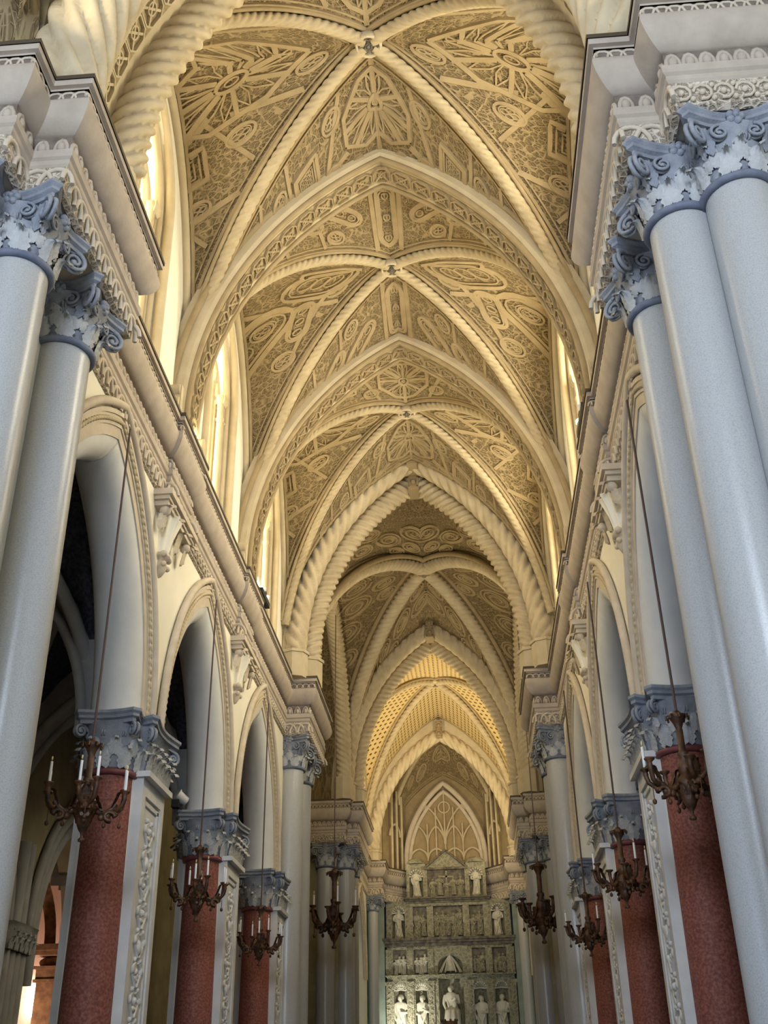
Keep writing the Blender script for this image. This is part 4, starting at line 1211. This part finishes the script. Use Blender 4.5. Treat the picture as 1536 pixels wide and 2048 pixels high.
# ------------------------------------------------------------------ aisles: ribbed vaults, shafts, chapel
for s in (-1, 1):
    mb = MB(); xs = np.linspace(4.26, 8.2, 13); ys = np.linspace(8.9, 29.2, 64)
    def hz(x, y):
        k = min(range(3), key=lambda i: abs(y-BAY[i])); dy = min(abs(y-BAY[k])/HB, 1); dx = min(abs(x-6.35)/1.85, 1)
        return 6.5 + 3.5*max(math.sqrt(max(1-dy**1.6, 0)), math.sqrt(max(1-dx**1.6, 0)))
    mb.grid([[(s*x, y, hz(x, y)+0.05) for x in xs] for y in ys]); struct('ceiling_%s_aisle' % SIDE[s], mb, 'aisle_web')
    for i, yc in enumerate(BAY):
        root = thing('aisle_rib_vault', '%s aisle vault ribs behind the %s arcade arch' % (LS[s], NTH[i]), 'vault', (s*6.35, yc, 6.5), 'aisle vault ribs')
        for sx in (-1, 1):
            mb = MB(); mb.tube([(s*(6.35+sx*1.85*math.sin(t)), yc+HB*math.sin(t), 6.5+3.5*math.sqrt(max(1-abs(math.sin(t))**1.6, 0))-0.02) for t in np.linspace(-PI/2*0.97, PI/2*0.97, 33)], 0.11, 8)
            part('diagonal_rib', mb, 'aisle_rib', root)
        mb = MB(); mb.sphere((s*6.35, yc, 9.93), 0.2, 8, (1, 1, 0.5)); part('boss', mb, 'aisle_rib', root)
    for k, y in enumerate((9.2, 14.94, 20.6, 26.4)):
        root = thing('aisle_arch', '%s aisle cross arch %s' % (LS[s], ('behind the nearest granite columns', 'behind the nearest red pier', 'behind the second red pier', 'behind the last red half column')[k]), 'arch', (s*6.35, y, 6.5), 'aisle cross arches')
        mb = MB(); cv = soffit_curve(1.85, 2.9, 6.5, 16); c_ = np.asarray(cv); T = np.gradient(c_, axis=0); T /= np.linalg.norm(T, axis=1)[:, None]; o = c_ + np.stack([-T[:, 1], T[:, 0]], 1)*0.9
        mb.grid([[(s*(6.35+p[0]), yy, p[1]) for p in a] for a, yy in ((o, y-0.3), (c_, y-0.3), (c_, y+0.3), (o, y+0.3))], False)
        part('arch_ring', mb, 'aisle_rib', root)
        for e in (-1, 1):
            mb = MB(); mb.tube([(s*(6.35+p[0]*0.97), y+e*0.3, p[1]-0.02) for p in c_], 0.09, 6); part('edge_roll', mb, 'aisle_rib', root)
        if k:
            y = (0, 16.4, 21.95, 28.1)[k]
            root = thing('clustered_shaft', '%s clustered wall shaft with leafy capital, %s' % (LS[s], ('', 'beside the nearest chapel arch', 'between two chapel arches', 'at the end of the aisle')[k]), 'column', (s*8.05, y, 0), 'aisle wall shafts')
            for dy in (-0.42, -0.14, 0.14, 0.42):
                mb = MB(); mb.lathe([(0.13, 0), (0.12, 4.5)], 12, (s*8.08, y+dy)); part('shaft', mb, 'aisle_rib', root)
            ol = [(s*8.3, y-0.58), (s*7.95, y-0.58), (s*7.92, y), (s*7.95, y+0.58), (s*8.3, y+0.58)]
            mb, lf = bell_capital(ol, 4.5, 5.0, 2, 0.26, 0.1); cp = part('leaf_capital', mb, 'aisle_rib', root); part('acanthus_leaves', lf, 'aisle_rib', cp)
            for dy in (-0.14, 0.14):
                mb = MB(); mb.lathe([(0.13, 5.0), (0.13, 6.6)], 12, (s*8.08, y+dy)); part('upper_shaft', mb, 'aisle_rib', root)
    for i, yc in enumerate(CHAPEL):
        root = thing('chapel_arch', '%s moulded chapel arch in the aisle wall, %s from the camera' % (LS[s], NTH[i]), 'arch', (s*8.2, yc, 4.9), 'chapel arches in the aisle walls')
        for a_, x, r in ((1.88, 8.15, 0.12), (2.1, 8.12, 0.1), (2.3, 8.1, 0.09)):
            mb = MB(); mb.tube([(s*x, yc-a_, 4.0 if a_ < 2 else 5.0)] + [(s*x, yc+u, 4.95+z) for u, z in parch(a_, 2.7*a_/1.9, 16)] + [(s*x, yc+a_, 4.0 if a_ < 2 else 5.0)], r, 8); part('arch_moulding', mb, 'aisle_rib', root)
root = thing('chapel_pier', 'brown stone pier with a heavy capital, inside the lit chapel at the lower left', 'pier', (-9.75, 28.0, 0))
mb = MB(); mb.box(-9.74, -9.12, 27.7, 28.6, 0, 4.55); part('shaft', mb, 'brown', root)
mb = MB(); mb.box(-9.8, -9.08, 27.62, 28.6, 4.55, 4.62); mb.box(-9.76, -9.1, 27.66, 28.6, 4.62, 4.85); mb.box(-9.82, -9.06, 27.6, 28.6, 4.85, 4.92)
mb.sphere((-9.43, 28.1, 5.03), 0.42, 10, (1, 1, 0.4)); mb.box(-9.9, -9.04, 27.5, 28.6, 5.16, 5.26); mb.box(-10.0, -9.0, 27.4, 28.6, 5.26, 5.4); part('capital', mb, 'brown', root)
mb = MB(); cc = [(u, z) for u, z in parch(1.3, 2.4, 14)]
mb.grid([[(-11.0+u*1.0, 27.8, 5.4+z), (-11.0+u*1.0, 28.6, 5.4+z)] for u, z in cc], False)
mb.grid([[(-11.0+u, 27.8, 5.4+z), (-11.0+u*1.22, 27.8, 5.4+z*1.22)] for u, z in cc], False); part('arch', mb, 'brown', root)
root = thing('wall_lamp', 'glowing upright lamp on the pink chapel wall at the lower left edge', 'lamp', (-10.2, 29.05, 3.9))
mb = MB(); mb.tube([(-10.2, 29.05, 3.9), (-10.2, 29.05, 4.75)], 0.09, 10); part('lamp_tube', mb, 'lampglow', root)
mb = MB(); mb.box(-10.27, -10.13, 29.1, 29.2, 3.8, 4.85); part('bracket', mb, 'lampwhite', root)

# ------------------------------------------------------------------ chandeliers
def chandelier(label, x, y, ztop, H, Rr, cord_top, group, candles=True, rot0=0.4, arms=4, mat='bronze'):
    """H runs from the crown at ztop down to the bottom finial."""
    root = thing('chandelier', label, 'chandelier', (x, y, ztop-H), group)
    f = H/1.2; zt = ztop
    mb = MB(); mb.tube([(x, y, zt), (x, y, cord_top)], 0.016, 6); part('hanging_cord', mb, 'cord', root)
    mb = MB()
    mb.lathe([(0.001, zt), (0.03*f, zt), (0.05*f, zt-0.03*f), (0.10*f, zt-0.05*f), (0.085*f, zt-0.085*f), (0.055*f, zt-0.14*f), (0.035*f, zt-0.2*f), (0.04*f, zt-0.22*f), (0.038*f, zt-0.45*f), (0.06*f, zt-0.47*f), (0.06*f, zt-0.5*f), (0.045*f, zt-0.53*f), (0.075*f, zt-0.6*f), (0.085*f, zt-0.66*f), (0.05*f, zt-0.72*f)], 16, (x, y))
    st = part('stem', mb, mat, root)
    mb = MB()
    for k in range(8):
        a = k*PI/4; mb.tube([(x+r*f*math.cos(a), y+r*f*math.sin(a), zt+z*f) for r, z in ((0.06, -0.10), (0.10, -0.05), (0.125, -0.06), (0.12, -0.1))], 0.014*f, 5)
    part('crown_leaves', mb, mat, st)
    zh = zt-0.78*f
    mb = MB(); mb.lathe([(0.05*f, zh+0.08*f), (0.10*f, zh+0.02*f), (0.12*f, zh-0.04*f), (0.09*f, zh-0.1*f), (0.06*f, zh-0.13*f), (0.09*f, zh-0.17*f), (0.075*f, zh-0.22*f), (0.05*f, zh-0.28*f), (0.02*f, zh-0.32*f), (0.015*f, zh-0.36*f), (0.04*f, zh-0.385*f), (0.035*f, zh-0.41*f), (0.001, zh-0.42*f)], 14, (x, y))
    for k in range(8):
        a = k*PI/4; leaf(mb, basis((x+0.06*f*math.cos(a), y+0.06*f*math.sin(a), zh-0.2*f), (math.cos(a), math.sin(a))), 0.1*f, 0.16*f, 0.9, 0.5)
    part('hub', mb, mat, root)
    for k in range(arms):
        a = rot0 + k*2*PI/arms; d = Vector((math.cos(a), math.sin(a), 0)); t_ = Vector((-d.y, d.x, 0)); o = Vector((x, y, zh))
        mb = MB()
        main = [(0.08, -0.02), (0.16, -0.07), (0.25, -0.08), (0.32, -0.03), (0.36, 0.03)]
        mb.tube([o + d*(r*Rr/0.5) + Vector((0, 0, z*f)) for r, z in main], lambda t: 0.042*f*(1-0.25*t), 7)
        for e in (-1, 1):
            mb.tube([o + d*(r*Rr/0.5) + t_*(e*w*Rr) + Vector((0, 0, z*f)) for r, w, z in ((0.33, 0.0, -0.02), (0.38, 0.10, -0.05), (0.43, 0.17, 0.0), (0.45, 0.2, 0.07 + (0.06 if e > 0 else 0)))], 0.028*f, 6)
            mb.tube([o + d*((0.30+0.06*math.cos(q))*Rr/0.5) + t_*(e*0.07*Rr) + Vector((0, 0, (-0.12+0.05*math.sin(q))*f)) for q in np.linspace(0, 5, 9)], 0.024*f, 5)
        leaf(mb, Matrix.Translation(o + d*(0.22*Rr/0.5) + Vector((0, 0, -0.08*f))) @ basis((0, 0, 0), (-d.x, -d.y)), 0.15*f, 0.2*f, 0.9, 0.5)
        leaf(mb, Matrix.Translation(o + d*(0.30*Rr/0.5) + Vector((0, 0, -0.02*f))) @ basis((0, 0, 0), (d.x, d.y)), 0.15*f, 0.19*f, 0.9, 0.4)
        for r, z in ((0.2, -0.13), (0.27, -0.11), (0.36, -0.08)): mb.sphere(o + d*(r*Rr/0.5) + Vector((0, 0, z*f)), 0.042*f, 6)
        am = part('arm', mb, mat, root)
        for r in (0.24, 0.42):
            mb = MB(); p = o + d*(r*Rr/0.5); mb.tube([p + Vector((0, 0, -0.06*f)), p + Vector((0, 0, -0.2*f))], 0.006*f, 4); mb.sphere(p + Vector((0, 0, -0.22*f)), 0.024*f, 6, (1, 1, 1.3)); part('drop', mb, mat, am)
        for e in (-1, 1):
            c = o + d*(0.45*Rr/0.5) + t_*(e*0.2*Rr) + Vector((0, 0, (0.07 + (0.06 if e > 0 else 0))*f))
            mb = MB(); mb.lathe([(0.02*f, c.z-0.02*f), (0.03*f, c.z+0.02*f), (0.025*f, c.z+0.05*f), (0.055*f, c.z+0.075*f), (0.06*f, c.z+0.09*f), (0.02*f, c.z+0.09*f)], 10, (c.x, c.y)); part('candle_cup', mb, mat, am)
            if candles is True or (candles == 'few' and (k*2+(e > 0)) % 3 == 1):
                mb = MB(); mb.lathe([(0.017*f, c.z+0.08*f), (0.016*f, c.z+0.33*f), (0.006*f, c.z+0.335*f)], 8, (c.x, c.y)); part('candle', mb, 'wax', am)
                mb = MB(); mb.sphere((c.x, c.y, c.z+0.37*f), 0.011*f, 5, (1, 1, 2.4)); part('candle_bulb', mb, 'flame', am)
    return root

g = 'bronze chandeliers hanging in the arcade arches'
words = ('%s bronze chandelier with white candles in the arcade arch nearest the camera', '%s bronze chandelier with white candles in the second arcade arch', '%s bronze chandelier with white candles in the third arcade arch')
first = {}
for s in (-1, 1):
    for i, yc in enumerate(BAY):
        l = words[i] % LS[s]
        if s < 0 and i == 0:
            first = chandelier(l, -3.43, yc, 5.55, 1.2, 0.48, 10.0, g, True, 0.35)
        elif s < 0: copy_thing(first, (0, yc-BAY[0], -0.03*i), l)
        elif i == 0: r1 = chandelier(l, 3.45, yc, 5.6, 1.25, 0.48, 10.0, g, 'few', 0.15)
        else:
            copy_thing(r1, (-0.04*i, yc-BAY[0], -0.03*i), l)
g2 = 'large dark chandeliers hanging at the crossing'
chandelier('large dark chandelier hanging before the far left crossing columns', -3.18, 34.4, 8.32, 2.35, 0.72, 17.0, g2, 'few', 0.05)
chandelier('large dark chandelier hanging before the far right crossing columns', 3.16, 34.4, 8.32, 2.38, 0.72, 17.0, g2, False, 0.3)

# ------------------------------------------------------------------ spotlights and floodlights
def spotlight(label, x, y, z, dirx):
    root = thing('spotlight', label, 'spotlight', (x, y, z))
    mb = MB(); mb.lathe([(0.05, -0.12), (0.09, -0.1), (0.1, 0.08), (0.13, 0.12)], 14); mb.xf(Matrix.Translation((x, y, z+0.2)) @ Matrix.Rotation(dirx*0.9, 4, 'Y') @ Matrix.Rotation(0.5, 4, 'X')); part('lamp_housing', mb, 'lampwhite', root)
    mb = MB(); mb.box(x-0.16, x-0.02, y-0.12, y+0.06, z+0.02, z+0.16); mb.box(x-0.02, x+0.02, y-0.02, y+0.02, z, z+0.2); part('ballast_box', mb, 'black', root)
spotlight('small white spotlight on the capital of the second left arcade pier', -4.27, 19.52, 6.57, -1)
spotlight('small white spotlight on the capital of the second right arcade pier', 4.24, 19.52, 6.60, 1)
def floodlight(label, x, y):
    root = thing('floodlight', label, 'floodlight', (x, y, 11.65))
    s = 1 if x > 0 else -1
    mb = MB(); mb.box(x-0.09, x+0.09, y-0.55, y+0.35, 11.66, 11.78); mb.box(x-0.08, x+0.08, y-0.3, y+0.0, 11.78, 11.9); part('housing', mb, 'black', root)
    mb = MB()
    for k in (-0.32, 0.12): mb.lathe([(0.05, 11.74), (0.1, 11.82), (0.105, 11.86)], 12, (x-s*0.02, y+k))
    part('reflector', mb, 'lampwhite', root)
floodlight('black floodlight on the left cornice ledge, near the third window', -3.30, 21.6)
floodlight('black floodlight on the right cornice ledge, below the second window', 3.32, 15.2)

# ------------------------------------------------------------------ the marble altarpiece
Y0 = 52.0
def niche_plate(mb, x0, x1, z0, z1, cx, hw, zspring, y0, y1):
    """Slab face with a round-headed recess."""
    th = np.linspace(PI, 0, 15); ax = [cx+hw*math.cos(t) for t in th]; az = [zspring+hw*math.sin(t) for t in th]
    def q(a, b, c, d): mb.add([(a, y0, b), (c, y0, b), (c, y0, d), (a, y0, d)], [(0, 1, 2, 3)], False)
    q(x0, z0, cx-hw, z1); q(cx+hw, z0, x1, z1)
    mb.grid([[(x, y0, z) for x, z in zip(ax, az)], [(x, y0, z1) for x in ax]], False)
    ol = [(cx-hw, z0)] + list(zip(ax, az)) + [(cx+hw, z0)]
    rows = []
    for k in range(9):
        t = k/8*PI/2; rows.append([(cx+(x-cx)*math.cos(t), y0+(y1-y0)*math.sin(t), z if z <= zspring else zspring+(z-zspring)*math.cos(t)) for x, z in ol])
    mb.grid(rows, True)

def body(h, seed=0, seated=False, child=False):
    """A robed standing or seated marble figure facing the nave; base at the origin."""
    rnd = random.Random(seed); ph = rnd.random()*6
    if seated: prof = [(0, .21, .20), (.06, .21, .2), (.2, .2, .22), (.36, .19, .24), (.44, .18, .2), (.52, .13, .11), (.62, .13, .095), (.74, .15, .09), (.80, .15, .08)]
    else: prof = [(0, .16, .12), (.04, .155, .115), (.2, .135, .11), (.4, .13, .10), (.55, .128, .095), (.66, .13, .09), (.76, .148, .088), (.815, .15, .078)]
    prof += [(.845, .1, .065), (.862, .048, .045), (.88, .045, .047), (.895, .058, .062), (.925, .066, .074), (.96, .064, .072), (.985, .045, .05), (1.0, .004, .004)]
    n = 36; P = []
    for z, rx, ry in prof:
        fold = 0.10*max(0, 1-z/.8)+0.03*(z < .84); yo = -0.10*h*(seated and .1 < z < .46)
        sway = 0.02*math.sin(z*5+ph)
        P.append([((rx*(1+fold*math.sin(9*t+ph+z*4))*math.cos(t)+sway)*h, (ry*(1+fold*math.sin(9*t+ph+z*4))*math.sin(t))*h+yo, z*h) for t in np.linspace(0, 2*PI, n, endpoint=False)])
    mb = MB(); mb.grid(P, True, False, True); mb.add(P[0], [tuple(range(n))], False)
    # arms: shoulder, elbow, forearm to the chest, hand with fingers
    for e in (-1, 1):
        hx, hy, hz = ((0.05, -.15, .66) if e > 0 else (0.09, -.14, .55)) if rnd.random() < .6 else ((.02, -.14, .60) if e > 0 else (.14, -.1, .46))
        S = Vector((e*.14, 0, .79))*h; E_ = Vector((e*.19, -.03, .60))*h; Hd = Vector((e*hx, hy, hz))*h
        mb.tube([S, (S+E_)*.5+Vector((e*.012*h, 0, 0)), E_, (E_+Hd)*.5, Hd], lambda t: (.052-.026*t)*h, 9)
        dr = (Hd-E_).normalized()
        mb.sphere(Hd+dr*.02*h, .028*h, 6)
        up = Vector((0, 0, 1))
        for k in range(4): mb.tube([Hd+dr*.03*h+up*(k-1.5)*.012*h, Hd+dr*(.065-.004*abs(k-1.3))*h+up*(k-1.5)*.012*h, Hd+dr*.072*h+up*(k-1.5)*.012*h+Vector((0, -.012*h, 0))], .0065*h, 5)
        mb.tube([Hd+up*.015*h, Hd+dr*.03*h+up*.04*h], .007*h, 5)
        mb.tube([S+Vector((0, -.02*h, 0)), Vector((e*.06, -.1, .5))*h, Vector((-e*.05, -.12, .25))*h, Vector((-e*.08, -.12, .05))*h], lambda t: .03*h, 6)
    # face: nose, brow, beard, hair
    mb.sphere((0, -.076*h, .925*h), .014*h, 5, (.7, 1, 1.4)); mb.sphere((0, -.06*h, .888*h), .032*h, 7, (1, .9, 1.3 if seed % 2 else .5))
    for e in (-1, 1): mb.sphere((e*.026*h, -.066*h, .943*h), .012*h, 5, (1.4, .6, .6)); mb.sphere((e*.066*h, 0, .925*h), .016*h, 5, (.5, 1, 1.4))
    mb.sphere((0, .012*h, .955*h), .074*h, 8, (1, 1, .85))
    if child:
        mb.sphere((.08*h, -.2*h, .56*h), .06*h, 8, (1, .9, 1.5)); mb.sphere((.09*h, -.21*h, .70*h), .045*h, 8); mb.tube([(.08*h, -.2*h, .5*h), (.03*h, -.27*h, .42*h)], .028*h, 6)
    return mb

def statue(label, x, y, z, h, seed, group, **kw):
    mb = body(h, seed, **kw); mb.xf(Matrix.Translation((x, y, z)))
    root = thing('saint_statue' if not kw.get('seated') else 'madonna_statue', label, 'statue', (x, y, z), group)
    o = part('figure', mb, 'statue', root)
    r = o.modifiers.new('one_skin', 'REMESH'); r.mode = 'VOXEL'; r.voxel_size = 0.011*h/1.0; r.use_smooth_shade = True
    b = MB(); b.prism(circle((x, y), 0.2*h, 8), z-0.08, z+0.01); part('plinth', b, 'marble', root)
    return root

alt = thing('altarpiece', 'huge carved marble altarpiece filling the apse wall', 'altarpiece', (0, Y0, 0))
mb = MB(); mb.box(-2.86, 2.86, Y0+0.75, Y0+0.95, 0, 10.2); mb.box(-1.9, 1.9, Y0+0.75, Y0+0.95, 10.2, 11.7); part('back_slab', mb, 'marble', alt)
xs = [-2.86, -1.83, -0.98, 0.98, 1.83, 2.86]; CX = [-2.28, -1.32, 0.0, 1.30, 2.24]
mb = MB()
bx = [(-2.86, -1.8), (-1.8, -0.86), (-0.86, 0.86), (0.86, 1.78), (1.78, 2.86)]
for i, (a, b) in enumerate(bx):
    if i == 2: niche_plate(mb, a, b, 3.2, 8.25, 0.0, 0.56, 7.3, Y0, Y0+0.6)
    else: niche_plate(mb, a, b, 3.2, 6.95, CX[i], 0.29, 6.42, Y0, Y0+0.55)
mb.box(-2.86, 2.86, Y0, Y0+0.8, 0, 3.2)
ln = part('lower_niches', mb, 'marble', alt)
for cx, zs, r in [(CX[i], 6.42, 0.27) for i in (0, 1, 3, 4)] + [(-2.3, 9.7, 0.28), (2.28, 9.7, 0.28), (-1.42, 11.3, 0.3), (1.38, 11.3, 0.3)]:
    mb = MB()
    for k in range(9):
        a = PI*k/8; mb.tube([(cx, Y0+0.42, zs+0.02), (cx+r*0.6*math.cos(a), Y0+0.3, zs+r*0.6*math.sin(a)), (cx+r*math.cos(a), Y0+0.03, zs+r*math.sin(a))], lambda t: 0.02+0.03*t, 6)
    mb.tube([(cx-r, Y0+0.05, zs-0.02), (cx, Y0+0.2, zs+0.02), (cx+r, Y0+0.05, zs-0.02)], 0.025, 6)
    part('niche_shell', mb, 'statue', ln)
pns = {}
for i, (a, b) in enumerate(bx):
    if i == 2: continue
    mb = MB()
    mb.box(a, b, Y0, Y0+0.1, 6.95, 7.0); mb.box(a, b, Y0, Y0+0.1, 8.1, 8.25)
    mb.box(a, CX[i]-0.31, Y0, Y0+0.7, 7.0, 8.1); mb.box(CX[i]+0.31, b, Y0, Y0+0.7, 7.0, 8.1); mb.box(CX[i]-0.31, CX[i]+0.31, Y0+0.14, Y0+0.2, 7.0, 8.1)
    pns[i] = part('lower_relief_panel', mb, 'marble', alt)
    mb = MB(); mb.box(CX[i]-0.31, CX[i]+0.31, Y0+0.12, Y0+0.15, 7.0, 8.1); part('panel_shade_ground', mb, 'marble_dark', pns[i])  # dark sheet that paints the shade behind the figures
def figs(x0, x1, z, h, y, n, seed):
    m = MB()
    for k in range(n):
        b = body(h*(0.9+0.2*((k*7+seed) % 3)/2), seed+k); b.xf(Matrix.Translation((x0+(x1-x0)*(k+0.5)/n, y, z+0.06*((k+seed) % 2)))); m.add(b.v, b.f, True)
    return m
for i in (0, 1, 3, 4): part('relief_figures', figs(CX[i]-0.27, CX[i]+0.27, 7.05, 0.72, Y0+0.1, 3, i*3), 'statue' if i < 2 else 'marble', pns[i])  # left pair in paler marble: the lit side is put into the colour
mb = MB()
for x in (-2.78, -1.8, -0.88, 0.88, 1.78, 2.78):
    mb.box(x-0.13, x+0.13, Y0-0.07, Y0, 3.2, 6.6); mb.box(x-0.17, x+0.17, Y0-0.1, Y0, 6.6, 6.75); mb.box(x-0.13, x+0.13, Y0-0.07, Y0, 7.02, 8.1)
    for z in np.arange(3.4, 6.5, 0.22): mb.sphere((x, Y0-0.07, z), 0.06, 5, (1, 0.5, 1.2))
part('pilasters', mb, 'marble', alt)
def altar_cornice(z0, z1, x, dark, y=Y0):
    m = MB(); m.box(-x+0.12, x-0.12, y-0.08, y+0.8, z0, z0+(z1-z0)*0.4); m.box(-x+0.05, x-0.05, y-0.16, y+0.8, z0+(z1-z0)*0.4, z0+(z1-z0)*0.7); m.box(-x, x, y-0.24, y+0.8, z0+(z1-z0)*0.7, z1)
    part('altar_cornice', m, dark, alt)
altar_cornice(6.86, 7.0, 2.92, 'marble'); altar_cornice(8.22, 8.56, 3.06, 'marble_dark')
mb = MB()
bx2 = [(-2.86, -1.9), (1.9, 2.86)]
for (a, b), cx in zip(bx2, (-2.3, 2.28)): niche_plate(mb, a, b, 8.56, 10.2, cx, 0.3, 9.7, Y0+0.02, Y0+0.5)
for a, b in ((-1.9, -1.62), (-0.98, -0.68), (0.68, 0.98), (1.62, 1.9)): mb.box(a, b, Y0, Y0+0.7, 8.56, 10.1)
mb.box(-1.9, 1.9, Y0-0.03, Y0+0.1, 9.95, 10.12); mb.box(-1.9, 1.9, Y0+0.16, Y0+0.22, 8.56, 10.1)
up = part('upper_niches', mb, 'marble', alt)
mb = MB(); mb.box(-1.9, 1.9, Y0+0.14, Y0+0.17, 8.56, 10.0); part('panel_shade_ground', mb, 'marble_dark', up)
for k, (a, b, n) in enumerate(((-1.6, -1.0, 2), (-0.66, 0.66, 5), (1.0, 1.6, 2))): part('relief_figures', figs(a, b, 8.6, 1.05, Y0+0.14, n, 20+k*5), 'marble', up)
altar_cornice(10.08, 10.32, 2.02, 'marble_dark')
mb = MB()
for cx in (-1.42, 1.38): niche_plate(mb, cx-0.46, cx+0.46, 10.32, 11.86, cx, 0.32, 11.3, Y0+0.02, Y0+0.5)
mb.box(-0.96, 0.92, Y0+0.1, Y0+0.2, 10.32, 11.6); mb.box(-0.98, -0.9, Y0, Y0+0.2, 10.32, 11.6); mb.box(0.86, 0.94, Y0, Y0+0.2, 10.32, 11.6)
tp = part('top_storey', mb, 'marble', alt)
mb = MB(); mb.box(-0.9, 0.86, Y0+0.07, Y0+0.11, 10.34, 11.56); part('panel_shade_ground', mb, 'marble_dark', tp)
m = figs(-0.8, 0.8, 10.36, 0.8, Y0+0.05, 5, 40)
m.box(-0.04, 0.04, Y0, Y0+0.1, 10.4, 11.5); m.box(-0.34, 0.34, Y0, Y0+0.1, 11.2, 11.28)
part('crucifixion_relief', m, 'marble', tp)
for cx in (-1.42, 1.38):
    m = MB(); m.lathe([(0.5, 11.86), (0.46, 11.94), (0.3, 12.1), (0.001, 12.18)], 20, (cx, Y0+0.3)); part('shell_hood', m, 'marble', tp)
mb = MB(); mb.add([(-0.98, Y0+0.05, 11.66), (0.94, Y0+0.05, 11.66), (-0.02, Y0+0.05, 12.42), (-0.98, Y0+0.5, 11.66), (0.94, Y0+0.5, 11.66), (-0.02, Y0+0.5, 12.42)], [(0, 1, 2), (3, 5, 4), (0, 2, 5, 3), (1, 4, 5, 2), (0, 3, 4, 1)], False)
pd = part('pediment', mb, 'marble', alt)
mb = MB(); mb.tube([(-1.03, Y0, 11.64), (-0.02, Y0, 12.46), (0.99, Y0, 11.64)], 0.06, 6); mb.box(-1.02, 0.98, Y0-0.08, Y0+0.5, 11.56, 11.66); part('pediment_moulding', mb, 'marble_dark', pd)
# canopy with bells over the throne in the middle niche
mb = MB()
for k in range(7):
    a = PI*k/6; mb.tube([(0, Y0+0.2, 7.86), (0.28*math.cos(a), Y0+0.2-0.1*math.sin(a), 7.5), (0.5*math.cos(a), Y0+0.2-0.12*math.sin(a), 7.1)], 0.04, 6)
mb.lathe([(0.001, 8.0), (0.05, 7.8), (0.14, 7.45), (0.22, 7.2), (0.2, 7.15)], 14, (0, Y0+0.15)); part('throne_canopy', mb, 'statue', alt)
mb = MB(); mb.box(-0.55, 0.55, Y0+0.0, Y0+0.4, 3.2, 4.35); mb.box(-0.45, 0.45, Y0+0.05, Y0+0.45, 4.35, 4.75); part('throne_base', mb, 'marble', alt)

gs = 'marble figures of the altarpiece'
statue('bearded marble saint in the brightly lit niche at the altarpiece left end', -2.27, Y0+0.2, 4.42, 1.8, 1, gs)
statue('marble saint in the second lit niche from the left', -1.31, Y0+0.2, 4.42, 1.76, 3, gs)
statue('dim marble saint in the niche to the right of the throne', 1.3, Y0+0.2, 4.42, 1.68, 5, gs)
statue('dim marble saint in the niche at the altarpiece right end', 2.24, Y0+0.2, 4.42, 1.72, 7, gs)
statue('seated marble Madonna with a child, enthroned in the middle niche', -0.02, Y0+0.2, 4.76, 1.78, 2, gs, seated=True, child=True)
statue('marble figure in the round niche of the upper storey, left end', -2.3, Y0+0.22, 8.66, 1.2, 9, gs)
statue('marble figure in the round niche of the upper storey, right end', 2.28, Y0+0.22, 8.66, 1.2, 11, gs)
statue('marble figure in the top storey niche left of the crucifixion', -1.42, Y0+0.22, 10.42, 1.2, 13, gs)
statue('marble figure in the top storey niche right of the crucifixion', 1.38, Y0+0.22, 10.42, 1.2, 15, gs)
root = thing('altar_lamp', 'dark hanging crown lamp in front of the throne at the bottom edge', 'lamp', (-0.12, 50.5, 4.9))
mb = MB(); mb.lathe([(0.05, 4.6), (0.3, 4.75), (0.36, 4.95), (0.3, 5.0), (0.28, 4.95), (0.2, 4.85)], 18, (-0.12, 50.5))
for k in range(9): mb.sphere((-0.12+0.34*math.cos(k*0.698), 50.5+0.34*math.sin(k*0.698), 5.03), 0.05, 5)
part('crown_bowl', mb, 'bronze', root)
mb = MB(); mb.tube([(-0.12, 50.5, 0), (-0.12, 50.5, 4.65)], 0.05, 8); part('pole', mb, 'bronze', root)

for o in scene.objects:
    if '_base' in o: del o['_base']
